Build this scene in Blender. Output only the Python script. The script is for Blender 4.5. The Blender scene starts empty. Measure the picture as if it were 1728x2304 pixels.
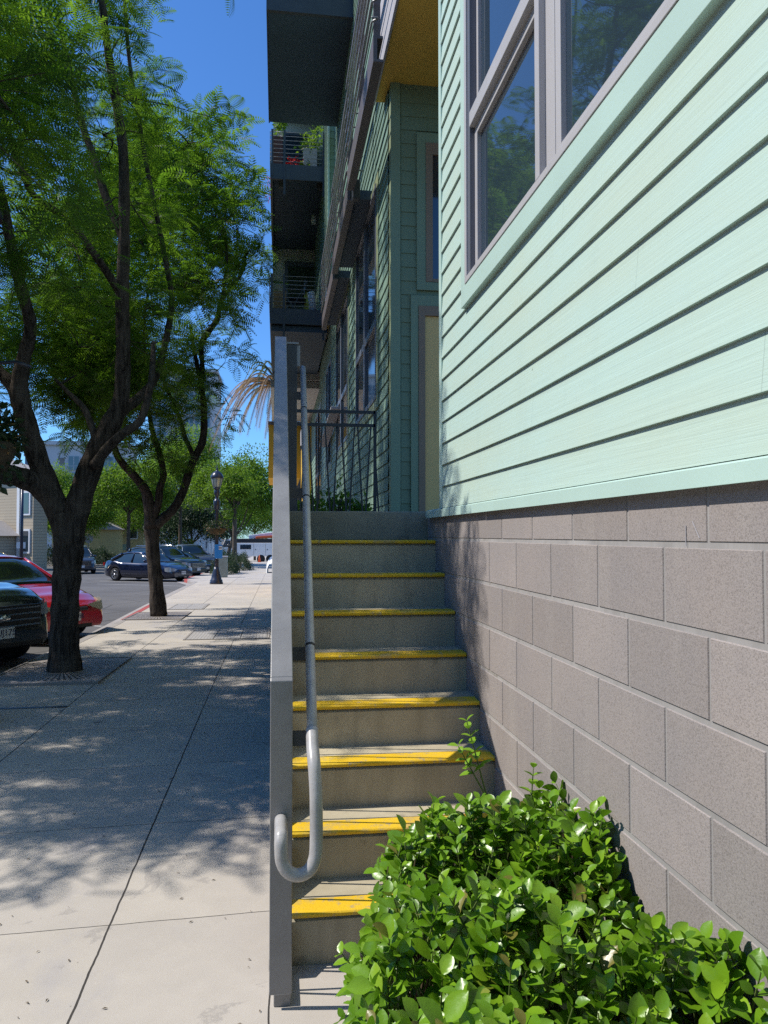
import bpy, bmesh, math, random
import numpy as np
from mathutils import Vector, Matrix
R = math.radians
random.seed(7); rng = np.random.default_rng(7)
scene = bpy.context.scene
# ---------------------------------------------------------------- camera
cam_d = bpy.data.cameras.new('camera'); cam = bpy.data.objects.new('camera', cam_d)
scene.collection.objects.link(cam); scene.camera = cam
cam_d.sensor_fit = 'VERTICAL'; cam_d.sensor_height = 24.0; cam_d.lens = 24.0*1725/2304
cam_d.clip_start = 0.02; cam_d.clip_end = 3000
cam.location = (0, 0, 1.577); cam.rotation_euler = (math.pi/2+0.0301, 0, -0.1382)
# ---------------------------------------------------------------- sky, sun, exposure
SUN = Vector((0.82, -0.10, -1.0)).normalized()          # direction the light travels
el = math.asin(-SUN.z); az = math.atan2(-SUN.x, -SUN.y)  # azimuth of the sun from +Y towards +X
world = bpy.data.worlds.new('World'); scene.world = world; world.use_nodes = True
wn = world.node_tree.nodes; wl = world.node_tree.links
sky = wn.new('ShaderNodeTexSky'); sky.sky_type = 'NISHITA'; sky.sun_disc = False
sky.sun_elevation = el; sky.sun_rotation = az
sky.air_density = 1.0; sky.dust_density = 0.2; sky.ozone_density = 2.0
tintn = wn.new('ShaderNodeMix'); tintn.data_type = 'RGBA'; tintn.blend_type = 'MULTIPLY'; tintn.inputs[0].default_value = 1.0
tintn.inputs[7].default_value = (.70, 1.25, 1.92, 1)          # the phone's deep clear blue
wl.new(sky.outputs[0], tintn.inputs[6]); wl.new(tintn.outputs[2], wn['Background'].inputs[0]); wn['Background'].inputs[1].default_value = 0.10
sd = bpy.data.lights.new('sun', 'SUN'); sd.energy = 5.0; sd.angle = R(0.53); sd.color = (1.0, 0.94, 0.86)
sun = bpy.data.objects.new('sun', sd); scene.collection.objects.link(sun)
sun.rotation_euler = SUN.to_track_quat('-Z', 'Y').to_euler()
scene.view_settings.view_transform = 'Standard'; scene.view_settings.look = 'None'
scene.view_settings.exposure = 0.0; scene.view_settings.gamma = 1.0
scene.cycles.max_bounces = 8; scene.cycles.diffuse_bounces = 1; scene.cycles.transparent_max_bounces = 12
scene.cycles.use_denoising = False
# ---------------------------------------------------------------- helpers
C = scene.collection
def link(o, parent=None):
    C.objects.link(o)
    if parent is not None: o.parent = parent
    return o
def tag(o, label=None, cat=None, group=None, kind=None):
    if label: o['label'] = label
    if cat: o['category'] = cat
    if group: o['group'] = group
    if kind: o['kind'] = kind
    return o
def thing(name, label, cat, loc=(0,0,0), rz=0, group=None):
    o = bpy.data.objects.new(name, None); o.empty_display_size = .2; link(o)
    o.location = loc; o.rotation_euler = (0,0,rz)
    return tag(o, label, cat, group)
def copy_tree(o, parent=None):
    c = o.copy(); C.objects.link(c)
    if parent is not None: c.parent = parent
    for ch in list(o.children): copy_tree(ch, c)
    return c
class MB:
    def __init__(s): s.v = []; s.f = []; s.sm = []
    def quad(s, a, b, c, d, smooth=False):
        n = len(s.v); s.v += [a,b,c,d]; s.f.append((n,n+1,n+2,n+3)); s.sm.append(smooth); return s
    def poly(s, pts, smooth=False):
        n = len(s.v); s.v += list(pts); s.f.append(tuple(range(n, n+len(pts)))); s.sm.append(smooth); return s
    def box(s, x0, x1, y0, y1, z0, z1):
        n = len(s.v)
        s.v += [(x0,y0,z0),(x1,y0,z0),(x1,y1,z0),(x0,y1,z0),(x0,y0,z1),(x1,y0,z1),(x1,y1,z1),(x0,y1,z1)]
        for q in ((0,3,2,1),(4,5,6,7),(0,1,5,4),(1,2,6,5),(2,3,7,6),(3,0,4,7)):
            s.f.append(tuple(n+i for i in q)); s.sm.append(False)
        return s
    def prism(s, pts, axis, a0, a1):
        """extrude a 2D polygon along axis ('x','y','z')"""
        def P(p, t):
            return {'x': (t,p[0],p[1]), 'y': (p[0],t,p[1]), 'z': (p[0],p[1],t)}[axis]
        n = len(s.v); k = len(pts)
        s.v += [P(p,a0) for p in pts] + [P(p,a1) for p in pts]
        s.f.append(tuple(n+i for i in range(k))[::-1]); s.sm.append(False)
        s.f.append(tuple(n+k+i for i in range(k))); s.sm.append(False)
        for i in range(k):
            j = (i+1) % k; s.f.append((n+i,n+j,n+k+j,n+k+i)); s.sm.append(False)
        return s
    def bar(s, a, b, w, h=None, up=(0,0,1)):
        """box section bar from a to b"""
        h = h or w; a = Vector(a); b = Vector(b); d = (b-a).normalized(); u = Vector(up)
        if abs(d.dot(u)) > .99: u = Vector((0,1,0))
        r = d.cross(u).normalized(); u = r.cross(d).normalized(); n = len(s.v)
        for p in (a, b):
            for sx, sy in ((-1,-1),(1,-1),(1,1),(-1,1)):
                s.v.append(tuple(p + r*sx*w/2 + u*sy*h/2))
        for q in ((0,3,2,1),(4,5,6,7),(0,1,5,4),(1,2,6,5),(2,3,7,6),(3,0,4,7)):
            s.f.append(tuple(n+i for i in q)); s.sm.append(False)
        return s
    def tube(s, pts, rad, sides=10, cap=True):
        pts = [Vector(p) for p in pts]
        if not isinstance(rad, (list, tuple)): rad = [rad]*len(pts)
        n0 = len(s.v); ref = None
        for i, p in enumerate(pts):
            d = (pts[min(i+1,len(pts)-1)] - pts[max(i-1,0)]).normalized()
            if ref is None: ref = d.orthogonal().normalized()
            ref = (ref - d*ref.dot(d)).normalized(); q = d.cross(ref)
            for k in range(sides):
                t = 2*math.pi*k/sides; s.v.append(tuple(p + (ref*math.cos(t)+q*math.sin(t))*rad[i]))
        for i in range(len(pts)-1):
            for k in range(sides):
                a = n0+i*sides+k; b = n0+i*sides+(k+1)%sides
                s.f.append((a,b,b+sides,a+sides)); s.sm.append(True)
        if cap:
            s.f.append(tuple(n0+k for k in range(sides))[::-1]); s.sm.append(False)
            m = n0+(len(pts)-1)*sides; s.f.append(tuple(m+k for k in range(sides))); s.sm.append(False)
        return s
    def lathe(s, prof, c=(0,0,0), sides=24, a0=0, smooth=True):
        n0 = len(s.v)
        for r, z in prof:
            for k in range(sides):
                t = a0+2*math.pi*k/sides; s.v.append((c[0]+r*math.cos(t), c[1]+r*math.sin(t), c[2]+z))
        for i in range(len(prof)-1):
            for k in range(sides):
                a = n0+i*sides+k; b = n0+i*sides+(k+1)%sides
                s.f.append((a,b,b+sides,a+sides)); s.sm.append(smooth)
        s.f.append(tuple(n0+k for k in range(sides))[::-1]); s.sm.append(False)
        m = n0+(len(prof)-1)*sides; s.f.append(tuple(m+k for k in range(sides))); s.sm.append(False)
        return s
    def cyl(s, a, b, r, sides=16): return s.tube([a,b], r, sides)
    def build(s, name, m, parent=None, bevel=0, seg=2, xf=None):
        me = bpy.data.meshes.new(name); vs = s.v
        if xf is not None: vs = [tuple(xf @ Vector(v)) for v in vs]
        me.from_pydata(vs, [], s.f); me.polygons.foreach_set('use_smooth', s.sm)
        me.update(); me.materials.append(m)
        o = bpy.data.objects.new(name, me); link(o, parent)
        if bevel:
            b = o.modifiers.new('bevel','BEVEL'); b.width = bevel; b.segments = seg; b.limit_method = 'ANGLE'; b.angle_limit = R(40)
            b.harden_normals = False
        return o
def smooth_path(pts, n=6):
    P = [Vector(p) for p in pts]; out = []
    for i in range(len(P)-1):
        p0 = P[max(i-1,0)]; p1 = P[i]; p2 = P[i+1]; p3 = P[min(i+2,len(P)-1)]
        for k in range(n):
            t = k/n
            out.append(.5*((2*p1)+(p2-p0)*t+(2*p0-5*p1+4*p2-p3)*t*t+(3*p1-p0-3*p2+p3)*t**3))
    out.append(P[-1]); return out
def interp(r, n=6):
    out = []
    for i in range(len(r)-1):
        for k in range(n): out.append(r[i]+(r[i+1]-r[i])*k/n)
    return out+[r[-1]]
def np_mesh(name, V, F, mats, parent=None, tint=None, smooth=False, midx=None):
    me = bpy.data.meshes.new(name); V = np.asarray(V, dtype=np.float32); F = np.asarray(F, dtype=np.int32)
    me.vertices.add(len(V)); me.vertices.foreach_set('co', V.ravel())
    k = F.shape[1]; me.loops.add(F.size); me.loops.foreach_set('vertex_index', F.ravel())
    me.polygons.add(len(F)); me.polygons.foreach_set('loop_start', np.arange(0, F.size, k, dtype=np.int32))
    me.polygons.foreach_set('loop_total', np.full(len(F), k, dtype=np.int32))
    me.polygons.foreach_set('use_smooth', np.full(len(F), smooth))
    for m in (mats if isinstance(mats, (list,tuple)) else [mats]): me.materials.append(m)
    if tint is not None:
        a = me.attributes.new('tint','FLOAT','POINT'); a.data.foreach_set('value', np.asarray(tint, dtype=np.float32))
    me.update(calc_edges=True); me.validate()
    o = bpy.data.objects.new(name, me); return link(o, parent)
def scatter(TV, TF, M, T, S):
    """instances of a template: M (n,3,3) rotations, T (n,3), S (n,)"""
    n = len(T); k = len(TV)
    V = np.einsum('nij,kj->nki', M, TV)*S[:,None,None] + T[:,None,:]
    F = (TF[None,:,:] + (np.arange(n)*k)[:,None,None]).reshape(-1, TF.shape[1])
    return V.reshape(-1,3), F
def frames(D, roll=None, up=None):
    """rotation matrices whose local x is D, local z near up"""
    D = D/np.linalg.norm(D,axis=1,keepdims=True)
    U = np.tile(np.array([0,0,1.0]),(len(D),1)) if up is None else up
    Yv = np.cross(U, D); Yv /= (np.linalg.norm(Yv,axis=1,keepdims=True)+1e-9); Z = np.cross(D, Yv)
    if roll is not None:
        c = np.cos(roll)[:,None]; s = np.sin(roll)[:,None]; Yv, Z = Yv*c+Z*s, Z*c-Yv*s
    return np.stack([D,Yv,Z],axis=2)
# ---------------------------------------------------------------- materials
class N:
    def __init__(s, name):
        s.m = bpy.data.materials.new(name); s.m.use_nodes = True; s.t = s.m.node_tree
        s.b = s.t.nodes['Principled BSDF']; s.out = s.t.nodes['Material Output']; s._tc = None
    def new(s, t, **kw):
        n = s.t.nodes.new(t)
        for k, v in kw.items(): setattr(n, k, v)
        return n
    def put(s, sock, v):
        if v is None: return
        if isinstance(v, bpy.types.NodeSocket): s.t.links.new(v, sock)
        else: sock.default_value = v
    def co(s, scale=None, which='Object'):
        if s._tc is None: s._tc = s.new('ShaderNodeTexCoord')
        o = s._tc.outputs[which]
        if scale is not None:
            mp = s.new('ShaderNodeMapping'); s.put(mp.inputs[0], o); mp.inputs[3].default_value = scale; o = mp.outputs[0]
        return o
    def noise(s, scale, detail=4, rough=.55, vec=None, dist=0):
        n = s.new('ShaderNodeTexNoise'); s.put(n.inputs['Vector'], vec if vec is not None else s.co())
        n.inputs['Scale'].default_value = scale; n.inputs['Detail'].default_value = detail
        n.inputs['Roughness'].default_value = rough; n.inputs['Distortion'].default_value = dist; return n.outputs[0]
    def vor(s, scale, vec=None, feature='F1'):
        n = s.new('ShaderNodeTexVoronoi', feature=feature); s.put(n.inputs['Vector'], vec if vec is not None else s.co())
        n.inputs['Scale'].default_value = scale; return n.outputs[0]
    def ramp(s, fac, stops):
        n = s.new('ShaderNodeValToRGB'); s.put(n.inputs[0], fac); e = n.color_ramp.elements
        while len(e) < len(stops): e.new(.5)
        for i, (p, c) in enumerate(stops):
            e[i].position = p; e[i].color = (c if len(c) == 4 else (*c,1)) if isinstance(c,(tuple,list)) else (c,c,c,1)
        return n.outputs[0]
    def math(s, op, a, b=None, c=None):
        n = s.new('ShaderNodeMath', operation=op); s.put(n.inputs[0], a); s.put(n.inputs[1], b); s.put(n.inputs[2], c); return n.outputs[0]
    def mix(s, fac, a, b, mode='MIX'):
        n = s.new('ShaderNodeMix', data_type='RGBA', blend_type=mode); s.put(n.inputs[0], fac)
        s.put(n.inputs[6], a if isinstance(a, bpy.types.NodeSocket) else (*a[:3],1)); s.put(n.inputs[7], b if isinstance(b, bpy.types.NodeSocket) else (*b[:3],1)); return n.outputs[2]
    def bump(s, h, strength=.3, dist=.01, nrm=None):
        n = s.new('ShaderNodeBump'); n.inputs['Strength'].default_value = strength; n.inputs['Distance'].default_value = dist
        s.put(n.inputs['Height'], h)
        if nrm is not None: s.put(n.inputs['Normal'], nrm)
        return n.outputs[0]
    def done(s, col=None, rough=None, metal=None, spec=None, nrm=None, coat=None):
        s.put(s.b.inputs['Base Color'], col if isinstance(col, bpy.types.NodeSocket) or col is None else (*col[:3],1))
        s.put(s.b.inputs['Roughness'], rough); s.put(s.b.inputs['Metallic'], metal)
        s.put(s.b.inputs['Specular IOR Level'], spec); s.put(s.b.inputs['Normal'], nrm); s.put(s.b.inputs['Coat Weight'], coat)
        return s.m
def sc(c, k): return tuple(min(1,x*k) for x in c)
def paint(name, col, rough=.5, var=.12, scale=3, bump=0, bscale=60, metal=0, coat=0, spec=.5, dirt=0):
    n = N(name); f = n.ramp(n.noise(scale, 5), [(.3,0.0),(.7,1.0)])
    c = n.mix(f, sc(col,1-var), sc(col,1+var))
    if dirt:
        d = n.ramp(n.noise(scale*2.3, 8, .7), [(.45,0.0),(.75,1.0)]); c = n.mix(n.math('MULTIPLY', d, dirt), c, (.12,.10,.08))
    nr = n.bump(n.noise(bscale, 4), bump, .004) if bump else None
    return n.done(c, rough, metal, spec, nr, coat)
def glass_mat(name, base=(.012,.02,.03), rough=.02, wave=.0):
    n = N(name); nr = n.bump(n.noise(1.4,1), wave, .02) if wave else None
    m = n.done(base, rough, 0, 1.0, nr); n.b.inputs['IOR'].default_value = 1.6; return m
def leaf_mat(name, dark, light, trans=.35, rough=.45, spec=.4, backc=None):
    n = N(name); at = n.new('ShaderNodeAttribute', attribute_name='tint')
    c = n.mix(at.outputs['Fac'], dark, light)
    n.done(c, rough, 0, spec)
    tr = n.new('ShaderNodeBsdfTranslucent'); tc = n.mix(at.outputs['Fac'], backc or sc(light,.9), sc(light,2.2)); n.put(tr.inputs[0], tc)
    mx = n.new('ShaderNodeMixShader'); mx.inputs[0].default_value = trans
    n.t.links.new(n.b.outputs[0], mx.inputs[1]); n.t.links.new(tr.outputs[0], mx.inputs[2]); n.t.links.new(mx.outputs[0], n.out.inputs[0])
    return n.m
def siding_mat(name, col, grain=.35, weather=.5):
    n = N(name)
    g = n.noise(1, 6, .6, n.co((3,1.3,70)), dist=.6); g2 = n.noise(1, 3, .6, n.co((6,3.0,190)), dist=1.2)
    blot = n.ramp(n.noise(1.0, 4, .6, n.co((1,.9,2.6))), [(.38,0.0),(.68,1.0)])
    c = n.mix(blot, col, (col[0]*1.03, col[1]*.96, col[2]*.90))
    c = n.mix(n.ramp(g,[(.30,.22),(.45,0.0)]), c, sc(col,.84))
    streak = n.ramp(n.noise(1,3,.6,n.co((7,7,.8))),[(.55,0.0),(.8,.35)]); c = n.mix(n.math('MULTIPLY',streak,weather), c, sc(col,.8))
    if name == 'mint_siding':                    # hairline butt joints between boards and a few nail heads
        sx = n.new('ShaderNodeSeparateXYZ'); n.put(sx.inputs[0], n.co()); bi = n.math('FLOOR', n.math('DIVIDE', n.math('SUBTRACT', sx.outputs[2], 1.7357), .1258))
        ph = n.math('MULTIPLY', n.math('FRACT', n.math('MULTIPLY', bi, .618)), 3.66); q = n.math('MODULO', n.math('ADD', n.math('ADD', sx.outputs[1], ph), 36.6), 3.66)
        c = n.mix(n.math('MULTIPLY', n.math('LESS_THAN', q, .0018), .4), c, (.10,.14,.13))
        v = n.vor(3.1); c = n.mix(n.ramp(v,[(.012,.6),(.02,0.0)]), c, (.12,.12,.10))
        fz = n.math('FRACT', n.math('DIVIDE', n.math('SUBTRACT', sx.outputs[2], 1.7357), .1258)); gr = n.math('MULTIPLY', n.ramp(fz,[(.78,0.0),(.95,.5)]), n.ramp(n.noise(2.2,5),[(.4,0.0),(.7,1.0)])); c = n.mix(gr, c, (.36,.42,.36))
    h = n.math('ADD', g, n.math('MULTIPLY', g2, .5))
    return n.done(c, .55, 0, .35, n.bump(h, grain, .004))
def concrete(name, col, dark=.75, speck=True, scale=1.0, pits=.3):
    n = N(name); a = n.noise(1.3*scale, 6, .6); b = n.noise(9*scale, 5, .65); s2 = n.noise(160, 3)
    c = n.mix(n.ramp(a,[(.3,0.0),(.7,1.0)]), sc(col,dark), sc(col,1.08)); c = n.mix(n.ramp(b,[(.35,.35),(.6,0.0)]), c, sc(col,.72))
    stn = n.ramp(n.noise(1,5,.65,n.co((11,11,1.6))),[(.48,0.0),(.72,.55)]); c = n.mix(stn, c, sc(col,.55)); pt = n.ramp(n.noise(2.7,8,.7),[(.60,0.0),(.66,.5)]); c = n.mix(pt, c, (.16,.145,.115))
    v = n.vor(55*scale); c = n.mix(n.ramp(v,[(.03,.55),(.09,0.0)]), c, sc(col,.35)) if speck else c
    h = n.math('ADD', n.math('MULTIPLY', s2, .4), n.ramp(v,[(.02,0.0),(.10,1.0)]))
    return n.done(c, .85, 0, .25, n.bump(h, pits, .002))
M = {}
MINT = (.485,.65,.58)
M['siding'] = siding_mat('mint_siding', MINT)
M['trim'] = paint('mint_trim', (.48,.655,.58), .5, .05, 2, .1, 90)
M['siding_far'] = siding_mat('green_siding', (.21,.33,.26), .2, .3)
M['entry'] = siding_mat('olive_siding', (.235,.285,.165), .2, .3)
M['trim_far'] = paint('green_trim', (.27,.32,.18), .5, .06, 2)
M['frame'] = paint('window_frame_mauve_grey', (.48,.47,.475), .4, .05, 4)
M['frame_dark'] = paint('window_frame_grey', (.13,.14,.17), .4, .05, 4)
M['frame_taupe'] = paint('taupe_frame', (.34,.21,.12), .5, .06, 4)
M['glass'] = glass_mat('window_glass', (.03,.05,.07), wave=.06)
M['glass_far'] = glass_mat('far_glass', (.02,.035,.05), .05, .1)
M['curtain'] = paint('dark_curtain', (.05,.08,.06), .9, .4, 20)
M['tan'] = paint('tan_door_panel', (1.0,.60,.21), .6, .03, 1.5)
M['ochre'] = paint('ochre_soffit', (1.0,.62,.11), .7, .08, 1.2, .1, 40)
M['yellow_wall'] = paint('yellow_stucco', (.72,.44,.05), .8, .05, 2, .3, 120)
M['steel'] = paint('grey_painted_steel', (.25,.247,.245), .30, .12, 7, .12, 90, 0, .25, dirt=.22)
M['rail_grey'] = paint('grey_rail_tube', (.42,.41,.40), .36, .14, 9, .12, 90, 0, .15, dirt=.3)
M['steel_dark'] = paint('dark_steel', (.045,.05,.058), .5, .12, 6)
M['steel_brown'] = paint('bronze_steel', (.12,.10,.10), .5, .12, 6)
M['slab_grey'] = paint('slab_fascia', (.48,.47,.50), .6, .06, 3)
M['soffit_dark'] = paint('dark_blue_soffit', (.055,.085,.12), .7, .12, 1.2)
M['soffit_grey'] = paint('warm_grey_panel', (.36,.33,.30), .8, .06, 2)
M['back_panel'] = paint('back_panel', (.66,.62,.57), .8, .06, 2)
M['wall_dark'] = paint('slate_wall', (.07,.09,.11), .7, .1, 2)
M['black_iron'] = paint('black_iron', (.018,.02,.024), .45, .1, 10)
M['white'] = paint('white_paint', (.8,.8,.78), .5, .04, 5)
M['bark'] = None
def bark(name, c1, c2, v=.9):
    n = N(name); g = n.noise(1, 6, .65, n.co((26,26,3.5)), dist=.5); b = n.noise(3, 4)
    ring = n.noise(1, 3, .5, n.co((2,2,30)))
    c = n.mix(n.ramp(g,[(.35,0.0),(.65,1.0)]), c1, c2); c = n.mix(n.ramp(b,[(.45,0.0),(.7,.6)]), c, sc(c2,1.35))
    h = n.math('ADD', g, n.math('MULTIPLY', ring, .3)); return n.done(c, .95, 0, .1, n.bump(h, v, .03))
M['bark'] = bark('jacaranda_bark', (.017,.013,.011), (.115,.095,.078))
M['bark_far'] = bark('far_bark', (.06,.05,.04), (.15,.12,.09), .4)
M['concrete'] = concrete('step_concrete', (.57,.50,.35), .64)
M['concrete_dark'] = concrete('landing_concrete', (.34,.32,.24), .5)
def nosing_mat():
    n = N('yellow_nosing_paint'); wear = n.math('MAXIMUM', n.ramp(n.noise(22, 8, .7), [(.55,0.0),(.63,1.0)]), n.ramp(n.noise(4, 8, .75), [(.54,0.0),(.62,.85)]))
    c = n.mix(n.ramp(n.noise(3,3),[(.3,0.0),(.7,1.0)]), (.72,.44,.012), (.86,.58,.03)); c = n.mix(n.math('MULTIPLY', wear, .7), c, (.36,.31,.2))
    return n.done(c, .6, 0, .4, n.bump(n.noise(120,3), .5, .003))
M['nosing'] = nosing_mat()
def sidewalk_mat():
    n = N('sidewalk_concrete'); tc = n.co(); sx = n.new('ShaderNodeSeparateXYZ'); n.put(sx.inputs[0], tc)
    wob = n.math('MULTIPLY', n.math('SUBTRACT', n.noise(6,3), .5), .012)
    X = n.math('ADD', sx.outputs[0], wob); Y = n.math('ADD', sx.outputs[1], wob)
    def line(coord, at, w): return n.math('LESS_THAN', n.math('ABSOLUTE', n.math('SUBTRACT', coord, at)), w)
    skew = n.math('MULTIPLY_ADD', sx.outputs[0], -.045, Y)       # the cross joints run a touch askew
    gx = n.math('MAXIMUM', line(X,-.664,.0042), n.math('MAXIMUM', line(X,-1.905,.0045), line(X,-.02,.003)))
    per = n.math('ABSOLUTE', n.math('SUBTRACT', n.math('MODULO', n.math('ADD', skew, 1.1*20-3.30), 1.1), .0))
    gy = n.math('LESS_THAN', per, .0048)
    j = n.math('MAXIMUM', gx, gy)
    a = n.noise(.7, 5, .6); b = n.noise(5.5, 6, .65); c0 = (.56,.51,.435)
    c = n.mix(n.ramp(a,[(.3,0.0),(.7,1.0)]), sc(c0,.86), sc(c0,1.1)); c = n.mix(n.ramp(b,[(.4,0.0),(.7,.5)]), c, sc(c0,.78))
    st = n.ramp(n.noise(1.1,6,.62,n.co((1.5,.8,1))),[(.56,0.0),(.66,.45)]); c = n.mix(st, c, (.36,.35,.37))
    sl = n.new('ShaderNodeTexWhiteNoise', noise_dimensions='2D'); cb = n.new('ShaderNodeCombineXYZ'); n.put(cb.inputs[0], n.math('FLOOR', n.math('DIVIDE', n.math('ADD', X, .664), 1.241))); n.put(cb.inputs[1], n.math('FLOOR', n.math('DIVIDE', n.math('ADD', skew, 22-3.30), 1.1))); n.put(sl.inputs['Vector'], cb.outputs[0])
    c = n.mix(n.math('MULTIPLY', sl.outputs[0], .38), c, (.40,.37,.345))
    edge = n.ramp(n.noise(2.6,7,.65,n.co((1,1,1)),.8),[(.60,0.0),(.635,.5),(.67,.15)]); c = n.mix(edge, c, (.27,.25,.235))
    v = n.vor(7.5); c = n.mix(n.ramp(v,[(.018,.55),(.03,0.0)]), c, (.10,.08,.07))
    v2 = n.vor(1.05, n.co((1,1.3,1))); c = n.mix(n.ramp(v2,[(.035,.7),(.05,0.0)]), c, (.16,.15,.16))
    f = n.noise(260, 2); c = n.mix(n.ramp(f,[(.3,.25),(.5,0.0)]), c, sc(c0,.55))
    c = n.mix(j, c, (.055,.05,.045))
    h = n.math('SUBTRACT', n.math('MULTIPLY', f, .25), j)
    return n.done(c, .85, 0, .25, n.bump(h, .55, .006))
M['sidewalk'] = sidewalk_mat()
M['kerb'] = concrete('kerb_concrete', (.42,.39,.36), .8)
M['red_kerb'] = paint('red_kerb_paint', (.42,.07,.06), .8, .3, 8, .3, 120, dirt=.6)
def asphalt():
    n = N('asphalt'); a = n.noise(.35,5); f = n.noise(140,3); c = n.mix(n.ramp(a,[(.3,0.0),(.7,1.0)]), (.115,.112,.11), (.17,.165,.16))
    c = n.mix(n.ramp(f,[(.35,.5),(.6,0.0)]), c, (.08,.08,.08)); cr = n.vor(.35, n.co(), 'DISTANCE_TO_EDGE'); c = n.mix(n.ramp(cr,[(.004,.8),(.010,0.0)]), c, (.05,.05,.05))
    return n.done(c, .9, 0, .3, n.bump(f,.4,.006))
M['asphalt'] = asphalt()
M['earth'] = paint('earth', (.12,.10,.07), .95, .3, 3, .5, 30)
def cmu():
    n = N('split_block'); at = n.new('ShaderNodeAttribute', attribute_name='tint')
    base = n.mix(at.outputs['Fac'], (.295,.262,.243), (.39,.345,.322))
    bl = n.noise(2.2, 5, .6); base = n.mix(n.ramp(bl,[(.35,0.0),(.7,.6)]), base, (.27,.255,.255)); ws = n.ramp(n.noise(1,4,.6,n.co((5,5,.9))),[(.52,0.0),(.75,.4)]); base = n.mix(ws, base, (.40,.37,.34))
    sp = n.noise(230, 3, .6); base = n.mix(n.ramp(sp,[(.35,.48),(.49,0.0)]), base, (.14,.125,.115)); base = n.mix(n.ramp(sp,[(.55,0.0),(.7,.4)]), base, (.42,.38,.36))
    v = n.vor(150); pit = n.ramp(v,[(.05,1.0),(.16,0.0)]); p2 = n.ramp(n.noise(40,3),[(.5,0.0),(.62,1.0)]); pit = n.math('MULTIPLY', pit, p2)
    base = n.mix(n.math('MULTIPLY',pit,.8), base, (.06,.052,.05))
    h = n.math('SUBTRACT', n.math('MULTIPLY', sp, .6), pit)
    return n.done(base, .92, 0, .2, n.bump(h, .5, .004))
M['cmu'] = cmu()
M['mortar'] = concrete('mortar', (.40,.385,.37), .8, False)
T1 = [([(-2.442, 9.4, -0.06), (-2.453, 9.4, 0.369), (-2.447, 9.4, 0.799), (-2.427, 9.4, 1.23), (-2.41, 9.4, 1.555)], [0.225, 0.182, 0.17, 0.18, 0.2]), ([(-2.409, 9.4, 1.5), (-2.301, 9.4, 1.989), (-2.123, 9.35, 2.504), (-1.934, 9.3, 2.882), (-1.822, 9.3, 3.185), (-1.787, 9.2, 3.764), (-1.784, 9.1, 4.331), (-1.75, 9.0, 4.943), (-1.731, 8.8, 5.865), (-1.787, 8.6, 6.431), (-1.827, 8.4, 6.817), (-1.871, 8.2, 7.476), (-1.881, 8.0, 8.297)], [0.17, 0.16, 0.145, 0.13, 0.105, 0.092, 0.088, 0.072, 0.062, 0.055, 0.045, 0.035, 0.02]), ([(-1.959, 9.3, 2.828), (-1.808, 9.4, 3.065), (-1.674, 9.6, 3.242), (-1.56, 9.9, 3.503), (-1.49, 10.1, 3.814), (-1.39, 10.3, 4.605), (-1.459, 10.3, 5.113), (-1.574, 10.2, 5.731), (-1.675, 10.0, 6.29), (-1.73, 9.8, 6.72), (-1.817, 9.6, 7.334), (-1.852, 9.4, 8.027), (-1.878, 9.3, 8.801)], [0.07, 0.072, 0.065, 0.055, 0.048, 0.042, 0.038, 0.035, 0.032, 0.03, 0.027, 0.022, 0.015]), ([(-2.088, 9.2, 2.382), (-1.894, 9.0, 2.577), (-1.71, 8.9, 2.725), (-1.55, 8.9, 2.848), (-1.483, 9.0, 3.087), (-1.461, 9.2, 3.448), (-1.49, 9.5, 3.904)], [0.07, 0.062, 0.055, 0.05, 0.046, 0.04, 0.03]), ([(-2.409, 9.4, 1.5), (-2.559, 9.4, 1.906), (-2.71, 9.3, 2.357), (-2.817, 9.2, 2.771), (-2.891, 9.1, 3.176), (-2.825, 9.0, 3.523), (-2.721, 8.9, 3.892), (-2.766, 8.7, 4.266), (-2.816, 8.5, 4.694), (-2.832, 8.3, 5.052), (-2.881, 8.1, 5.434), (-2.917, 7.8, 6.333)], [0.17, 0.15, 0.135, 0.125, 0.115, 0.085, 0.075, 0.068, 0.06, 0.052, 0.045, 0.03]), ([(-2.88, 9.1, 3.097), (-3.035, 9.2, 3.323), (-3.247, 9.3, 3.524), (-3.706, 9.5, 4.045), (-4.064, 9.6, 4.829)], [0.1, 0.08, 0.07, 0.06, 0.04]), ([(-2.517, 9.4, 1.825), (-2.697, 9.3, 2.116), (-2.889, 9.1, 2.233), (-3.127, 8.8, 2.283), (-3.48, 8.4, 2.507), (-3.701, 8.0, 2.953)], [0.14, 0.14, 0.13, 0.12, 0.1, 0.06]), ([(-1.75, 9.0, 4.943), (-1.834, 9.0, 5.152), (-1.97, 9.1, 5.456), (-2.126, 9.2, 5.928), (-2.323, 9.3, 6.506), (-2.476, 9.4, 7.121), (-2.642, 9.4, 7.837)], [0.06, 0.055, 0.052, 0.048, 0.042, 0.034, 0.025]), ([(-1.784, 9.1, 4.331), (-1.918, 8.9, 4.542), (-2.089, 8.7, 4.779), (-2.281, 8.5, 4.983), (-2.498, 8.2, 5.072), (-2.587, 8.0, 5.348), (-2.636, 7.9, 5.514), (-2.707, 7.7, 5.924)], [0.055, 0.048, 0.045, 0.042, 0.038, 0.034, 0.03, 0.02]), ([(-2.498, 8.2, 5.072), (-2.632, 8.3, 5.308), (-2.802, 8.4, 5.383), (-3.022, 8.5, 5.525)], [0.03, 0.025, 0.02, 0.015]), ([(-2.087, 9.3, 2.608), (-2.162, 9.3, 2.878), (-2.272, 9.4, 3.082), (-2.456, 9.5, 3.26), (-2.643, 9.6, 3.441)], [0.05, 0.045, 0.04, 0.03, 0.02])]
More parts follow.
